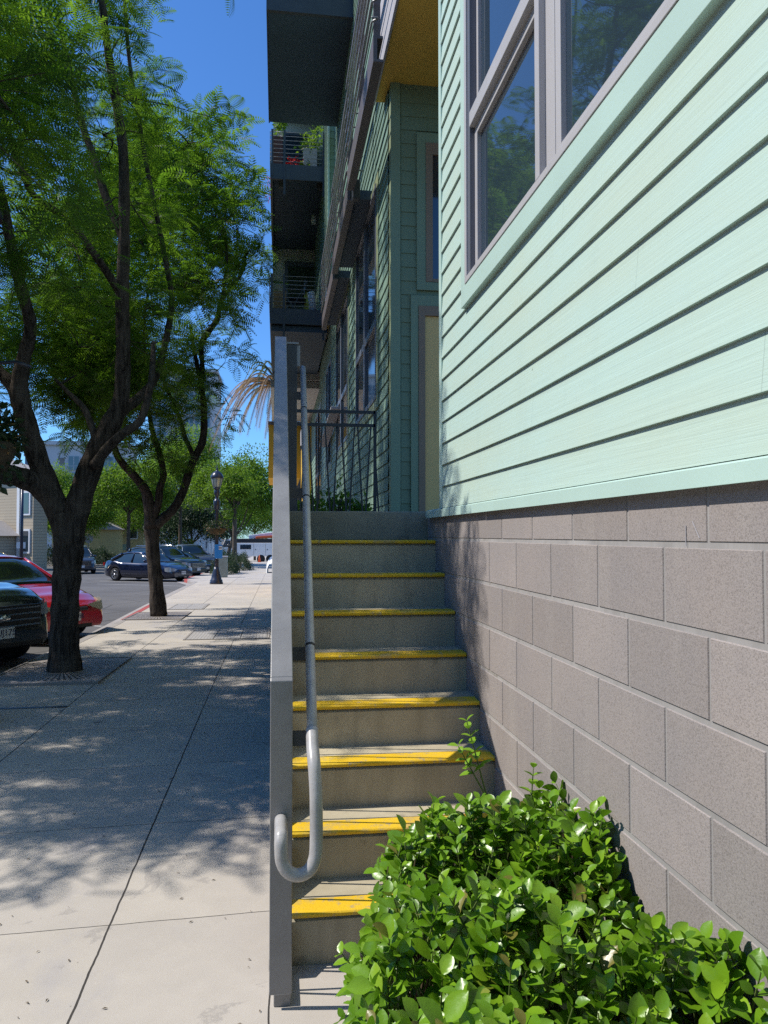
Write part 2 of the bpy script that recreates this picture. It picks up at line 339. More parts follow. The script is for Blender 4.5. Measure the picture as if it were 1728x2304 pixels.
T2 = [([(-2.472, 16.75, -0.125), (-2.535, 16.75, 0.559), (-2.608, 16.75, 1.243), (-2.631, 16.75, 1.781)], [0.21, 0.16, 0.155, 0.185]), ([(-2.642, 16.7, 1.732), (-2.707, 16.6, 2.411), (-2.899, 16.5, 2.742), (-3.144, 16.4, 3.02), (-3.292, 16.3, 3.295), (-3.394, 16.1, 3.977), (-3.56, 16.0, 4.708)], [0.15, 0.12, 0.095, 0.085, 0.075, 0.05, 0.03]), ([(-2.606, 16.7, 1.927), (-2.48, 16.6, 2.266), (-2.454, 16.6, 2.559), (-2.381, 16.6, 2.852), (-2.465, 16.5, 3.329), (-2.594, 16.4, 3.799), (-2.677, 16.3, 4.504), (-2.748, 16.2, 5.922)], [0.11, 0.09, 0.085, 0.08, 0.07, 0.055, 0.045, 0.03]), ([(-2.548, 16.7, 1.781), (-2.397, 16.7, 1.928), (-2.189, 16.7, 2.125), (-1.994, 16.8, 2.525), (-1.826, 16.9, 3.132), (-1.624, 17.0, 3.598), (-1.588, 17.0, 4.154), (-1.642, 17.0, 4.761), (-1.764, 17.0, 5.366), (-1.919, 17.1, 6.2)], [0.13, 0.12, 0.105, 0.1, 0.095, 0.09, 0.08, 0.065, 0.05, 0.03]), ([(-1.641, 17.0, 4.659), (-1.635, 17.0, 5.268), (-1.659, 17.1, 5.801), (-1.341, 17.2, 6.353), (-1.243, 17.2, 6.792), (-0.817, 17.3, 7.448), (-0.738, 17.3, 7.977)], [0.06, 0.055, 0.075, 0.07, 0.05, 0.045, 0.025]), ([(-1.797, 16.9, 3.282), (-1.976, 16.9, 3.68), (-2.073, 16.8, 4.063), (-2.247, 16.7, 4.49), (-2.369, 16.6, 4.764), (-2.436, 16.5, 5.427)], [0.06, 0.055, 0.045, 0.04, 0.035, 0.025]), ([(-1.243, 17.2, 6.792), (-1.125, 17.0, 7.64), (-1.215, 16.8, 8.377), (-1.497, 16.6, 8.882), (-1.675, 16.4, 9.477), (-1.859, 16.3, 10.009)], [0.04, 0.036, 0.03, 0.026, 0.02, 0.015]), ([(-2.748, 16.2, 5.922), (-2.559, 16.1, 7.244), (-2.369, 16.0, 8.272), (-2.284, 16.0, 9.241)], [0.03, 0.028, 0.025, 0.02])]
C1 = [(-3.86, 10.92, 6.91), (-4.72, 7.06, 7.04), (-3.07, 6.3, 7.19), (-5.25, 5.92, 6.16), (-6.75, 7.37, 4.97), (-6.05, 8.97, 6.78), (-5.47, 9.93, 6.98), (-2.79, 11.58, 5.22), (-3.08, 9.63, 7.95), (-4.59, 7.79, 3.95), (-2.93, 7.19, 7.92), (-2.39, 10.12, 7.7), (-4.52, 11.34, 4.61), (-2.89, 5.64, 7.21), (-3.05, 7.76, 7.31), (-4.25, 10.47, 7.86), (-6.0, 10.39, 6.16), (-5.24, 11.01, 4.07), (-2.52, 6.76, 5.31), (-3.6, 11.24, 7.85), (-4.89, 10.44, 8.09), (-6.06, 9.99, 5.56), (-6.49, 10.63, 6.59), (-4.44, 4.93, 4.52), (-4.11, 6.87, 6.96), (-2.45, 6.34, 5.0), (-3.46, 12.09, 5.65), (-4.33, 9.32, 3.62), (-1.78, 6.92, 7.01), (-2.25, 10.18, 6.76), (-5.81, 6.37, 4.38), (-6.74, 8.29, 6.79), (-6.68, 8.77, 5.9), (-2.64, 7.13, 4.16), (-3.24, 10.91, 7.29), (-2.48, 11.03, 7.48), (-3.6, 9.22, 3.58), (-1.96, 7.28, 5.8), (-2.0, 12.08, 6.46), (-3.4, 5.88, 4.8), (-2.18, 8.98, 7.95), (-2.05, 6.88, 4.2), (-5.91, 10.22, 3.73), (-5.13, 11.31, 5.66), (-3.89, 6.45, 7.63), (-3.45, 10.03, 7.31), (-2.91, 7.03, 6.73), (-5.34, 9.51, 7.63), (-5.23, 11.17, 4.53), (-3.8, 5.47, 5.8), (-4.6, 7.04, 4.22), (-4.32, 5.03, 5.82), (-5.41, 10.25, 7.44), (-6.53, 8.4, 5.26), (-2.49, 12.01, 5.06), (-1.93, 10.79, 7.6), (-2.85, 12.52, 6.64), (-6.33, 7.98, 6.25), (-3.34, 7.81, 7.75), (-6.62, 7.65, 5.94), (-5.41, 7.62, 7.59), (-5.27, 10.99, 3.47), (-5.08, 9.52, 3.05), (-4.62, 6.1, 5.31), (-3.49, 5.05, 6.56), (-5.92, 9.58, 5.15), (-5.8, 7.38, 6.04), (-1.5, 7.59, 5.83), (-5.61, 6.34, 5.53), (-1.78, 9.31, 3.86), (-6.4, 11.15, 5.15), (-2.26, 10.89, 5.9), (-1.72, 9.32, 5.48), (-4.49, 8.06, 2.96), (-2.73, 8.34, 7.58), (-3.43, 4.94, 5.33), (-2.45, 11.0, 6.77), (-4.17, 9.5, 2.64), (-5.89, 10.88, 7.48), (-2.68, 8.83, 8.26), (-4.79, 7.69, 8.18), (-1.68, 10.01, 4.45), (-3.39, 10.29, 8.0), (-4.91, 8.7, 8.07), (-2.17, 6.21, 7.15), (-3.31, 12.11, 6.12), (-6.74, 8.73, 4.88), (-3.98, 7.66, 8.06), (-4.62, 12.0, 5.86), (-7.23, 9.29, 5.41), (-6.2, 6.81, 5.06), (-6.21, 8.23, 6.9), (-5.19, 9.45, 8.43), (-5.0, 6.65, 6.59), (-4.26, 10.47, 7.37), (-4.19, 9.98, 3.03), (-4.94, 11.85, 6.24), (-4.08, 5.95, 6.2), (-5.43, 10.71, 6.98), (-2.71, 11.08, 5.86), (-2.5, 5.43, 5.75), (-5.76, 10.78, 5.03), (-1.24, 6.53, 6.42), (-4.75, 12.86, 6.12), (-5.48, 10.75, 6.44), (-3.4, 6.22, 3.7), (-2.52, 9.29, 7.27), (-5.95, 11.86, 4.43), (-6.41, 6.33, 6.41), (-2.48, 10.3, 3.72), (-3.96, 10.4, 3.49), (-1.96, 5.82, 4.68), (-6.48, 7.61, 7.37), (-4.6, 9.71, 7.87), (-5.42, 8.87, 6.96), (-3.59, 10.28, 2.74), (-3.68, 7.3, 3.94), (-5.99, 8.39, 3.48), (-1.72, 8.66, 7.09), (-5.83, 8.34, 4.06), (-5.73, 11.56, 6.44), (-2.92, 11.36, 4.7), (-5.66, 9.21, 4.11), (-3.21, 11.23, 4.34), (-3.48, 6.73, 7.37), (-2.365, 10.6, 4.211), (-2.708, 10.8, 4.029), (-3.029, 11.0, 3.841), (-3.156, 10.9, 4.164), (-2.2, 11.2, 4.106), (-1.961, 11.2, 4.346), (-1.83, 11.4, 3.962), (-2.646, 11.2, 3.568), (-2.919, 11.3, 3.382), (-2.323, 11.0, 3.604), (-3.323, 10.8, 3.29), (-2.354, 10.4, 4.589), (-2.986, 10.6, 4.436), (-2.004, 10.9, 4.559), (-2.511, 10.2, 4.762), (-3.063, 11.6, 3.698), (-5.78, 5.22, 4.24), (-5.0, 5.71, 5.0), (-5.38, 8.43, 3.76), (-5.88, 9.11, 3.76), (-6.86, 8.18, 6.08), (-7.21, 6.16, 4.01), (-7.55, 8.29, 4.79), (-6.72, 6.59, 3.99), (-4.1, 7.81, 5.86), (-6.0, 5.36, 4.77), (-5.36, 10.07, 3.6), (-6.49, 5.89, 4.52), (-5.9, 6.94, 6.12), (-5.84, 4.98, 3.89), (-5.08, 9.35, 4.47), (-7.26, 7.75, 3.26), (-4.74, 7.53, 5.43), (-5.4, 8.06, 3.47), (-4.74, 7.54, 3.0), (-6.37, 6.95, 5.46), (-6.44, 9.75, 5.45), (-4.38, 8.26, 5.19), (-7.14, 8.55, 4.94), (-6.02, 8.78, 6.08), (-4.19, 8.53, 5.79), (-6.75, 8.18, 4.9), (-4.46, 9.24, 3.53), (-5.56, 6.51, 5.93), (-6.8, 8.74, 4.06), (-7.87, 6.84, 4.42), (-6.95, 5.34, 4.75), (-6.7, 8.05, 4.12), (-7.29, 7.95, 4.37), (-4.53, 8.57, 4.8), (-6.49, 7.29, 3.45), (-3.5, 6.46, 5.19), (-3.67, 8.98, 4.77), (-6.96, 8.19, 3.72), (-4.32, 7.77, 4.23), (-7.32, 6.8, 4.4), (-6.38, 9.45, 4.38), (-4.03, 6.6, 5.06), (-3.93, 6.73, 4.23), (-5.01, 5.75, 4.31), (-5.15, 8.15, 5.59), (-3.54, 7.74, 5.62), (-5.43, 6.58, 3.37), (-6.62, 7.07, 3.11), (-5.2, 7.56, 3.56), (-5.63, 5.91, 3.06), (-4.99, 6.92, 5.79), (-4.77, 7.94, 5.7), (-4.25, 7.93, 4.8), (-4.83, 6.29, 5.87), (-3.76, 7.17, 3.67), (-4.54, 7.81, 6.04), (-5.61, 7.91, 3.04), (-5.66, 9.29, 5.42), (-6.27, 9.87, 3.58), (-3.47, 8.5, 4.85), (-4.07, 7.35, 3.93), (-5.09, 8.85, 4.41), (-6.62, 8.24, 3.37), (-4.13, 7.32, 4.71), (-3.66, 5.18, 3.75), (-3.74, 6.19, 4.63), (-4.92, 6.22, 4.11), (-3.94, 5.06, 3.32), (-5.32, 5.92, 4.14), (-4.57, 6.07, 4.28), (-4.17, 5.42, 3.78), (-4.02, 6.24, 4.92), (-4.13, 5.34, 5.36), (-3.61, 6.33, 4.23), (-4.39, 6.29, 4.96), (-3.21, 5.84, 4.75), (-3.55, 4.95, 4.05), (-3.24, 5.41, 3.65), (-3.47, 6.04, 3.51), (-3.88, 4.74, 3.74), (-4.04, 6.55, 3.49), (-2.5, 5.74, 4.07), (-2.16, 5.26, 4.23), (-2.3, 4.99, 4.7), (-2.39, 5.29, 4.78), (-2.04, 4.79, 4.84), (-2.13, 5.3, 4.73), (-1.83, 4.62, 4.51), (-2.55, 4.86, 4.53), (-1.96, 4.85, 4.19), (-2.18, 4.78, 4.37)]  # crown clusters; those out of view over the road are added for shade
C2 = [(-3.73, 19.62, 6.5), (-2.08, 17.32, 9.06), (-3.77, 17.05, 4.41), (-0.91, 14.76, 6.35), (-3.75, 18.15, 4.39), (-3.53, 14.9, 7.97), (-1.01, 14.56, 8.04), (-3.64, 13.81, 7.26), (-3.23, 15.42, 8.96), (-3.39, 16.28, 9.21), (-2.84, 16.95, 10.01), (-1.43, 18.48, 9.01), (-2.97, 16.43, 8.79), (-3.13, 14.39, 7.95), (-3.47, 15.06, 5.46), (-3.45, 14.59, 4.86), (-2.79, 15.15, 9.2), (-3.63, 14.31, 6.74), (-0.88, 18.15, 7.89), (-2.14, 18.02, 8.89), (-2.04, 18.47, 9.32), (-2.84, 13.29, 6.08), (-2.13, 16.48, 9.32), (-1.7, 17.69, 8.48), (-2.48, 19.59, 7.67), (-2.62, 17.99, 8.63), (-1.83, 14.95, 8.95), (-0.92, 13.8, 7.19), (-2.22, 15.85, 9.53), (-1.09, 18.92, 7.79), (-1.92, 18.78, 8.33), (-2.85, 19.63, 8.19), (-4.14, 19.35, 7.43), (-4.49, 18.27, 5.67), (-1.08, 13.65, 6.0), (-3.95, 17.16, 8.45), (-2.47, 16.07, 8.73), (-1.74, 14.45, 7.86), (-3.5, 16.05, 8.21), (-2.86, 14.66, 8.78), (-3.53, 19.3, 7.98), (-1.26, 18.98, 6.95), (-1.86, 19.07, 7.69), (-3.26, 15.48, 3.75), (-3.1, 17.45, 9.24), (-1.69, 19.69, 8.19), (-1.38, 15.06, 7.55), (-3.77, 18.57, 7.77), (-1.65, 13.73, 5.91), (-3.72, 18.44, 6.47), (-3.31, 18.58, 5.14), (-1.7, 18.25, 8.16), (-1.28, 14.19, 6.09), (-3.38, 14.2, 6.1), (-0.95, 19.09, 8.62), (-2.34, 13.88, 8.53), (-4.09, 17.67, 8.58), (-3.43, 14.78, 6.23), (-2.69, 16.68, 9.19), (-4.19, 16.7, 7.39), (-4.67, 18.73, 7.52), (-3.77, 17.8, 9.41), (-2.96, 16.48, 9.57), (-1.47, 14.89, 7.04), (-3.3, 19.11, 8.59), (-4.29, 16.18, 4.91), (-4.49, 17.26, 5.72), (-1.46, 16.01, 9.51), (-1.91, 17.7, 10.0), (-1.41, 13.79, 8.05), (-4.08, 15.79, 4.5), (-3.74, 15.05, 4.4), (-2.34, 17.06, 9.79), (-2.12, 14.47, 6.31), (-2.8, 17.33, 8.85), (-1.5, 14.48, 8.93), (-4.06, 16.44, 8.66), (-4.7, 17.58, 8.24), (-3.34, 16.96, 9.34), (-1.03, 15.57, 8.33), (-4.1, 15.22, 7.71), (-4.31, 18.73, 4.29), (-3.04, 14.21, 5.17), (-3.38, 16.8, 3.61), (-4.21, 16.76, 8.18), (-2.09, 18.9, 8.9), (-1.18, 16.08, 8.94), (-4.31, 16.6, 5.99), (-4.36, 16.82, 6.72), (-3.87, 16.42, 7.94), (-3.75, 16.22, 4.79), (-3.87, 18.2, 5.21), (-3.92, 18.81, 6.97), (-2.51, 14.34, 6.96), (-3.73, 17.98, 8.74), (-1.8, 19.37, 8.95), (-2.15, 14.22, 9.1), (-2.78, 20.02, 5.9), (-3.95, 14.84, 7.11), (-3.77, 19.64, 7.24), (-2.75, 18.82, 8.51), (-2.87, 14.9, 8.03), (-1.68, 16.46, 9.02), (-2.74, 18.08, 9.14), (-4.02, 15.6, 5.18), (-2.18, 13.42, 7.28), (-3.95, 18.47, 5.73), (-2.95, 19.11, 8.12), (-4.45, 17.78, 5.75), (-0.44, 17.75, 8.21), (-3.68, 19.26, 6.88), (-4.13, 17.25, 7.75), (-2.15, 14.54, 7.33), (-3.37, 13.62, 6.79), (-2.73, 18.45, 9.56), (-0.82, 16.46, 7.92), (-1.64, 17.03, 9.47), (-2.29, 15.51, 8.87), (-1.74, 16.3, 10.07), (-2.81, 14.0, 5.61), (-4.07, 17.38, 4.14), (-2.63, 15.39, 8.25), (-2.46, 20.16, 5.54), (-2.38, 18.74, 7.74), (-2.49, 19.45, 8.54), (-1.46, 14.84, 6.22), (-3.02, 14.21, 4.47), (-4.37, 17.83, 6.51), (-4.39, 19.07, 7.98), (-1.78, 15.43, 9.31), (-3.19, 18.94, 6.78), (-2.84, 14.93, 3.82), (-3.36, 15.44, 5.56), (-5.68, 16.35, 5.09), (-5.27, 14.32, 4.88), (-3.45, 14.22, 5.47), (-5.29, 14.87, 5.74), (-3.89, 16.14, 4.32), (-3.54, 16.57, 4.9), (-3.49, 16.77, 5.48), (-3.79, 17.45, 5.33), (-3.35, 14.59, 4.94), (-4.01, 17.66, 5.74), (-5.41, 15.27, 5.48), (-3.17, 15.85, 4.86), (-5.47, 15.55, 5.16), (-5.22, 14.93, 5.03), (-3.15, 15.86, 5.8), (-3.29, 16.81, 6.07), (-4.11, 16.7, 6.25), (-5.58, 14.51, 5.58), (-4.82, 17.68, 5.16), (-4.09, 18.08, 5.35), (-3.33, 16.38, 5.2), (-3.36, 17.87, 5.51), (-5.64, 15.99, 5.79), (-3.97, 17.96, 6.15), (-4.8, 13.57, 5.52), (-5.83, 15.83, 5.41), (-3.13, 16.39, 4.74), (-5.52, 14.63, 5.12), (-3.41, 17.29, 5.57), (-5.1, 14.27, 5.3), (-4.01, 15.39, 6.47), (-3.33, 17.37, 4.67), (-4.14, 15.39, 4.44), (-2.752, 15.8, 3.945), (-2.9, 15.9, 3.444), (-2.47, 16.0, 4.123), (-2.13, 16.2, 4.02), (-1.568, 17.2, 4.39), (-1.331, 17.3, 5.24), (-1.775, 17.2, 5.359), (-2.044, 16.6, 4.674), (-3.113, 15.8, 4.308), (-2.776, 15.9, 4.616), (-2.386, 16.0, 4.93), (-1.609, 17.0, 5.777), (-2.598, 16.0, 3.132), (-1.943, 16.5, 5.444), (-3.333, 15.6, 3.902)]
# ---------------------------------------------------------------- ground
def Zg(y): return -.018*max(0.0, y-9)
YS = [-6,-3,0,3,6,9,12,15,18,22,26,30,34,37,41,46,52,60,70,85,100,130,180,260,400,900]
def Zs(y): return Zg(min(y,130))
def kerb_x(y):
    pts = [(-6,-3.10),(15,-3.10),(22,-3.32),(34,-3.55),(37.5,-4.45),(900,-4.5)]
    for (a,xa),(b,xb) in zip(pts,pts[1:]):
        if a <= y <= b: return xa+(xb-xa)*(y-a)/(b-a)
    return -3.1
def strip(name, fx0, fx1, dz, m, ys=YS):
    b = MB()
    for a, c in zip(ys, ys[1:]):
        b.quad((fx0(a),a,Zs(a)+dz(a)),(fx1(a),a,Zs(a)+dz(a)),(fx1(c),c,Zs(c)+dz(c)),(fx0(c),c,Zs(c)+dz(c)))
    return tag(b.build(name, m), kind='structure')
strip('ground', lambda y: -700, lambda y: 700, lambda y: -.24, M['earth'], [-60]+YS)
YN = [-6+i*1.0 for i in range(56)]+[52,60,70,85,100,130,180,260]
strip('sidewalk', lambda y: kerb_x(y)+.15, lambda y: 1.2 if y < 100 else 30, lambda y: 0, M['sidewalk'], YN)
road = strip('road', lambda y: -16.0, lambda y: kerb_x(y)+.02, lambda y: -.135, M['asphalt'])
strip('cross_street', lambda y: -120, lambda y: -15.98, lambda y: -.137, M['asphalt'], [-6,9,30,60,74])
strip('far_sidewalk', lambda y: -120, lambda y: -15.9, lambda y: 0.0, M['kerb'], [74,78])
kb = MB(); rk = MB()
for a, c in zip(YN, YN[1:]):
    for f in range(1):
        x0, x1 = kerb_x(a), kerb_x(c); za, zc = Zs(a), Zs(c)
        T = rk if (16 <= a < 22 or 36 <= a < 47) else kb
        kb.quad((x0,a,za-.2),(x1,c,zc-.2),(x1,c,zc-.015),(x0,a,za-.015)) if T is kb else rk.quad((x0,a,za-.2),(x1,c,zc-.2),(x1,c,zc-.015),(x0,a,za-.015))
        T.quad((x0,a,za-.015),(x1,c,zc-.015),(x1+.02,c,zc+.003),(x0+.02,a,za+.003))
        T.quad((x0+.02,a,za+.003),(x1+.02,c,zc+.003),(x1+.15,c,zc+.003),(x0+.15,a,za+.003))
kb.build('kerb', M['kerb']); tag(bpy.data.objects['kerb'], kind='structure')
tag(rk.build('red_kerb', M['red_kerb']), kind='structure')
gt = MB()
for a, c in zip(YN, YN[1:]): gt.quad((kerb_x(a)-.32,a,Zs(a)-.128),(kerb_x(a)+.01,a,Zs(a)-.128),(kerb_x(c)+.01,c,Zs(c)-.128),(kerb_x(c)-.32,c,Zs(c)-.128))
tag(gt.build('gutter', M['kerb']), kind='structure')
# parking stall lines painted on the road
pl = MB()
for k in range(9):
    y0 = 10.0+3.05*k if k < 3 else 33+3.2*(k-3); xk = kerb_x(y0)-.35; dx, dy = -4.1, 2.85
    a = Vector((xk,y0,0)); b2 = Vector((xk+dx,y0+dy,0)); nrm = Vector((-dy,dx,0)).normalized()*.05
    q = [a-nrm, a+nrm, b2+nrm, b2-nrm]; pl.poly([(p.x,p.y,Zs(p.y)-.128) for p in q])
tag(pl.build('stall_lines', paint('road_paint',(.6,.6,.58),.8,.15,10,dirt=.5)), kind='structure')
# tree grates and vault covers
def grate_mat():
    n = N('cast_tree_grate'); tc = n.co(); sx = n.new('ShaderNodeSeparateXYZ'); n.put(sx.inputs[0], tc)
    ang = n.math('ARCTAN2', sx.outputs[1], sx.outputs[0]); r = n.math('SQRT', n.math('ADD', n.math('MULTIPLY',sx.outputs[0],sx.outputs[0]), n.math('MULTIPLY',sx.outputs[1],sx.outputs[1])))
    s1 = n.math('GREATER_THAN', n.math('SINE', n.math('MULTIPLY', ang, 72)), .25)
    s2 = n.math('GREATER_THAN', n.math('SINE', n.math('MULTIPLY', r, 62)), -.82)
    s = n.math('MULTIPLY', s1, s2); lim = n.math('LESS_THAN', r, .78); s = n.math('MULTIPLY', s, lim)
    c = n.mix(n.noise(7,5), (.27,.24,.22), (.40,.36,.33)); c = n.mix(s, c, (.03,.027,.025))
    return n.done(c, .7, .1, .4, n.bump(n.math('SUBTRACT', 1.0, s), .8, .02))
M['grate'] = grate_mat()
for (cy, hx, hy, lab) in ((9.45,.58,.92,'square cast tree grate with radial slots round the nearer trunk'),(16.8,.55,.85,'cast tree grate at the foot of the farther trunk by the red kerb')):
    b = MB(); z = .012; w = .6
    b.box(-hx, hx, -hy, hy, 0, z)
    o = b.build('tree_grate', M['grate'], bevel=.004); o.location = (-2.48, cy, Zg(cy)); o.rotation_euler = (-math.atan(.018) if cy > 9 else 0,0,0)
    tag(o, lab, 'tree grate')
    fr = MB(); t = .03
    for bx in ((-hx-t,-hx,-hy-t,hy+t),(hx,hx+t,-hy-t,hy+t),(-hx,hx,-hy-t,-hy),(-hx,hx,hy,hy+t)): fr.box(*bx, -.01, .02)
    fr.build('grate_frame', M['grate'], o)
tag(strip('planter_gap', lambda y: -3.0, lambda y: -1.905, lambda y: .004, M['black_iron'], [7.40,7.455]), kind='structure')
def vault(x0, x1, y0, y1, lab, n):
    cx, cy = (x0+x1)/2, (y0+y1)/2
    t = thing('vault_cover', lab, 'utility cover', (cx,cy,Zg(cy)+.004)); t.rotation_euler = (-math.atan(.018),0,0)
    fr = MB(); hx, hy = (x1-x0)/2, (y1-y0)/2
    for bx in ((-hx,hx,-hy,-hy+.03),(-hx,hx,hy-.03,hy),(-hx,-hx+.03,-hy+.03,hy-.03),(hx-.03,hx,-hy+.03,hy-.03)): fr.box(*bx, 0, .008)
    fr.build('rim', M['kerb'], t)
    mm = N('vault_grid_%d' % n); tc = mm.co(); sx = mm.new('ShaderNodeSeparateXYZ'); mm.put(sx.inputs[0], tc)
    g1 = mm.math('LESS_THAN', mm.math('ABSOLUTE', mm.math('SINE', mm.math('MULTIPLY', sx.outputs[0], 62))), .28)
    g2 = mm.math('LESS_THAN', mm.math('ABSOLUTE', mm.math('SINE', mm.math('MULTIPLY', sx.outputs[1], 62))), .28); g = mm.math('MAXIMUM', g1, g2)
    m2 = mm.done(mm.mix(g, (.44,.42,.40), (.25,.24,.23)), .8, 0, .3, mm.bump(g, .5, .01))
    k = 3 if n == 1 else 2
    for i in range(k):
        a = -hx+.035+i*(2*hx-.07)/k; p = MB(); p.box(a+.006, a+(2*hx-.07)/k-.006, -hy+.035, hy-.035, 0, .006); p.build('lid', m2, t)
vault(-1.45,-.12,12.3,13.9,'wide gridded utility cover of three lids set in the shaded pavement',1)
vault(-2.55,-1.72,18.5,20.3,'smaller gridded utility cover behind the farther tree',2)
# ---------------------------------------------------------------- staircase
RISE, TREAD, Y1, Z0 = .193, .26, 2.859, 0.0
XL, XW = .058, .976
st = thing('concrete_staircase','concrete stairs with yellow painted nosings climbing beside the block wall','stairs',(0,0,0))
stain = []
for i in range(1, 9):
    y = Y1+TREAD*(i-1); z = RISE*i; b = MB()
    prof = [(y+.014, z-RISE-.0), (y+TREAD+.014, z-RISE), (y+TREAD+.012, z), (y+.045, z), (y+.045,z-.0005), (y+.012, z-.034)]
    b.prism([(y+.014,0 if i == 1 else z-RISE),(y+TREAD+.014,0 if i == 1 else z-RISE),(y+TREAD+.014,z),(y+.050,z),(y+.013,z-.034)], 'x', XL, XW)
    s = b.build('step', M['concrete'], st)
    nb = MB(); nb.prism([(y+.0125,z-.020),(y+.001,z-.017),(y-.002,z-.005),(y+.004,z+.0015),(y+.112,z+.0025),(y+.112,z-.002),(y+.03,z-.020)], 'x', XL+.001, XW-.001)
    nb.build('nosing', M['nosing'], s, bevel=.003)
b = MB(); b.box(XL, XW, Y1+TREAD*7+.275, Y1+TREAD*8+.3, -.2, RISE*8-.003); b.build('stair_core', M['concrete_dark'], st)
yl = Y1+TREAD*8; b = MB(); b.box(XL-.05, 3.2, yl+.012, 6.05, RISE*8-.001, RISE*9-.005); o = b.build('landing', M['concrete_dark'], st, bevel=.008)
b = MB(); b.box(XL-.05, XL+.9, yl+.3, 6.03, -.3, RISE*8-.002); b.build('landing_base', M['concrete'], st)
# ---------------------------------------------------------------- stair guard
gd = thing('stair_guard','grey steel guard rail with flat end post and sloping top rail','railing',(.0165,2.62,0))
def P(x,y,z): return (x-.0165, y-2.62, z)
S = .742; zt = lambda y: 1.087+S*(y-2.62); x0, x1 = -.021, .054
b = MB(); v = [P(x0,2.62,.048),P(x1,2.62,.048),P(x1,2.62,zt(2.62)),P(x0,2.62,zt(2.62))]
b.prism([(0,.048),(.014,.048),(.014,zt(2.634)-.0),(0,zt(2.62)-.001)], 'x', x0-.0165, x1-.0165); b.build('end_post', M['steel'], gd, bevel=.0025)
def slope_beam(name, ya, yb, top, h, xa, xb, m):
    q = [(ya-2.62, top(ya)-h), (yb-2.62, top(yb)-h), (yb-2.62, top(yb)), (ya-2.62, top(ya))]
    bb = MB(); bb.prism(q, 'x', xa-.0165, xb-.0165); return bb.build(name, m, gd, bevel=.003)
slope_beam('top_rail', 2.6345, 5.035, zt, .20, x0, x1, M['steel'])
zb = lambda y: .158+S*(y-2.859)
slope_beam('bottom_rail', 2.80, 5.03, lambda y: zb(y), .13, x0+.015, x1-.003, M['steel'])
bb = MB(); bb.box(x0+.015-.0165,x1-.003-.0165,.015,.18,0,.042); bb.build('foot_plate', M['steel'], gd, bevel=.003)
k = 0; y = 2.72
while y < 4.98:
    for dy in (-.032, .032):
        bb = MB(); bb.bar(P(.0165, y+dy*.2, max(.03,zb(y)-.02)), P(.0165, y+dy*2.0, zt(y+dy*2)-.06), .010, .010); bb.build('baluster', M['steel'], gd)
    y += .135
bb = MB(); bb.box(-.038,.108,2.425,2.525,1.7,2.832); bb.build('landing_post', M['steel_dark'], gd, bevel=.004)
bb = MB(); bb.box(-.038,.118,2.42,2.53,2.832,2.846); bb.box(.03,.128,2.44,2.50,2.69,2.83); bb.build('post_cap', M['steel'], gd, bevel=.003)
# handrail
hz = lambda y: .935+.7316*(y-2.653)
hX = lambda y: .12+.0175*(y-2.653)
up = [P(hX(y_),y_,hz(y_)) for y_ in (5.03,4.2,3.4,2.74,2.63)]
hr = MB(); hr.tube(up, .0185, 18); h = hr.build('handrail', M['rail_grey'], gd)
low = [P(.1195,2.63,.918),P(.119,2.57,.872),P(.122,2.52,.828),P(.126,2.495,.76),P(.127,2.485,.69),P(.127,2.48,.60),P(.122,2.475,.548),P(.103,2.472,.515),P(.071,2.47,.503),P(.040,2.47,.514),P(.020,2.472,.545),P(.0155,2.475,.59),P(.0155,2.485,.612),P(.0155,2.51,.622),P(.0155,2.62,.624)]
sp = smooth_path(low, 8); hr = MB(); hr.tube(sp, .0212, 20); hr.build('return_bend', M['rail_grey'], h)
for yr in (2.95, 3.78, 4.55):
    c = Vector(P(hX(yr),yr,hz(yr))); d = Vector((0,1,S)).normalized(); q = MB(); q.tube([c-d*.006, c+d*.006], .0196, 18); q.build('joint_ring', M['black_iron'], h)
for yr in (2.66, 2.985, 3.9, 4.8):
    hx = hX(yr)+.008
    q = MB(); z = hz(yr)-.045; q.box(x1-.0165-.004, hx-.0165+.004, yr-2.62-.004, yr-2.62+.006, z-.038, z+.012); q.box(hx-.0165-.012,hx-.0165+.006,yr-2.62-.004,yr-2.62+.006,z+.012,z+.034); q.build('bracket', M['steel_dark'], h)
# ---------------------------------------------------------------- near apartment building
bd = thing('apartment_building','mint green lap-sided apartment building on a grey block base','building',(0,0,0))
# block base as real courses
ym = []; bl = []; tv = []; tf = []; tt = []
J1, KH, KL, Yj = 1.5535, .2032, .4064, 1.6375
wallb = MB(); rr = random.Random(3)
def blockrun(k):
    ztop = J1-KH*(k-1)-.0055 if k > 0 else 1.70; zbot = J1-KH*k+.0055
    off = Yj if k % 2 == 0 else Yj-.2032
    j = -6
    while True:
        a = off+KL*j+.0028; c = off+KL*(j+1)-.0028; j += 1
        if c < -.6: continue
        if a > 4.92: break
        c = min(c, 4.935); a = max(a,-.6)
        if zbot < -.3: break
        n0 = len(tv); e = .004; x = XW+rr.uniform(-.0006,.0006)
        for (yy,zz,xx) in ((a,zbot,x+.006),(c,zbot,x+.006),(c,ztop,x+.006),(a,ztop,x+.006),(a+e,zbot+e,x),(c-e,zbot+e,x),(c-e,ztop-e,x),(a+e,ztop-e,x)): tv.append((xx,yy,zz))
        t = rr.random()
        tt.extend([t]*8)
        tf.extend([(n0+4,n0+7,n0+6,n0+5),(n0,n0+4,n0+5,n0+1),(n0+1,n0+5,n0+6,n0+2),(n0+2,n0+6,n0+7,n0+3),(n0+3,n0+7,n0+4,n0)])
for k in range(0, 9): blockrun(k)
np_mesh('block_wall', tv, tf, M['cmu'], bd, tint=tt)
b = MB(); b.box(XW+.0032, 1.2, -.6, 4.935, -.3, 1.72); b.build('mortar_bed', M['mortar'], bd)
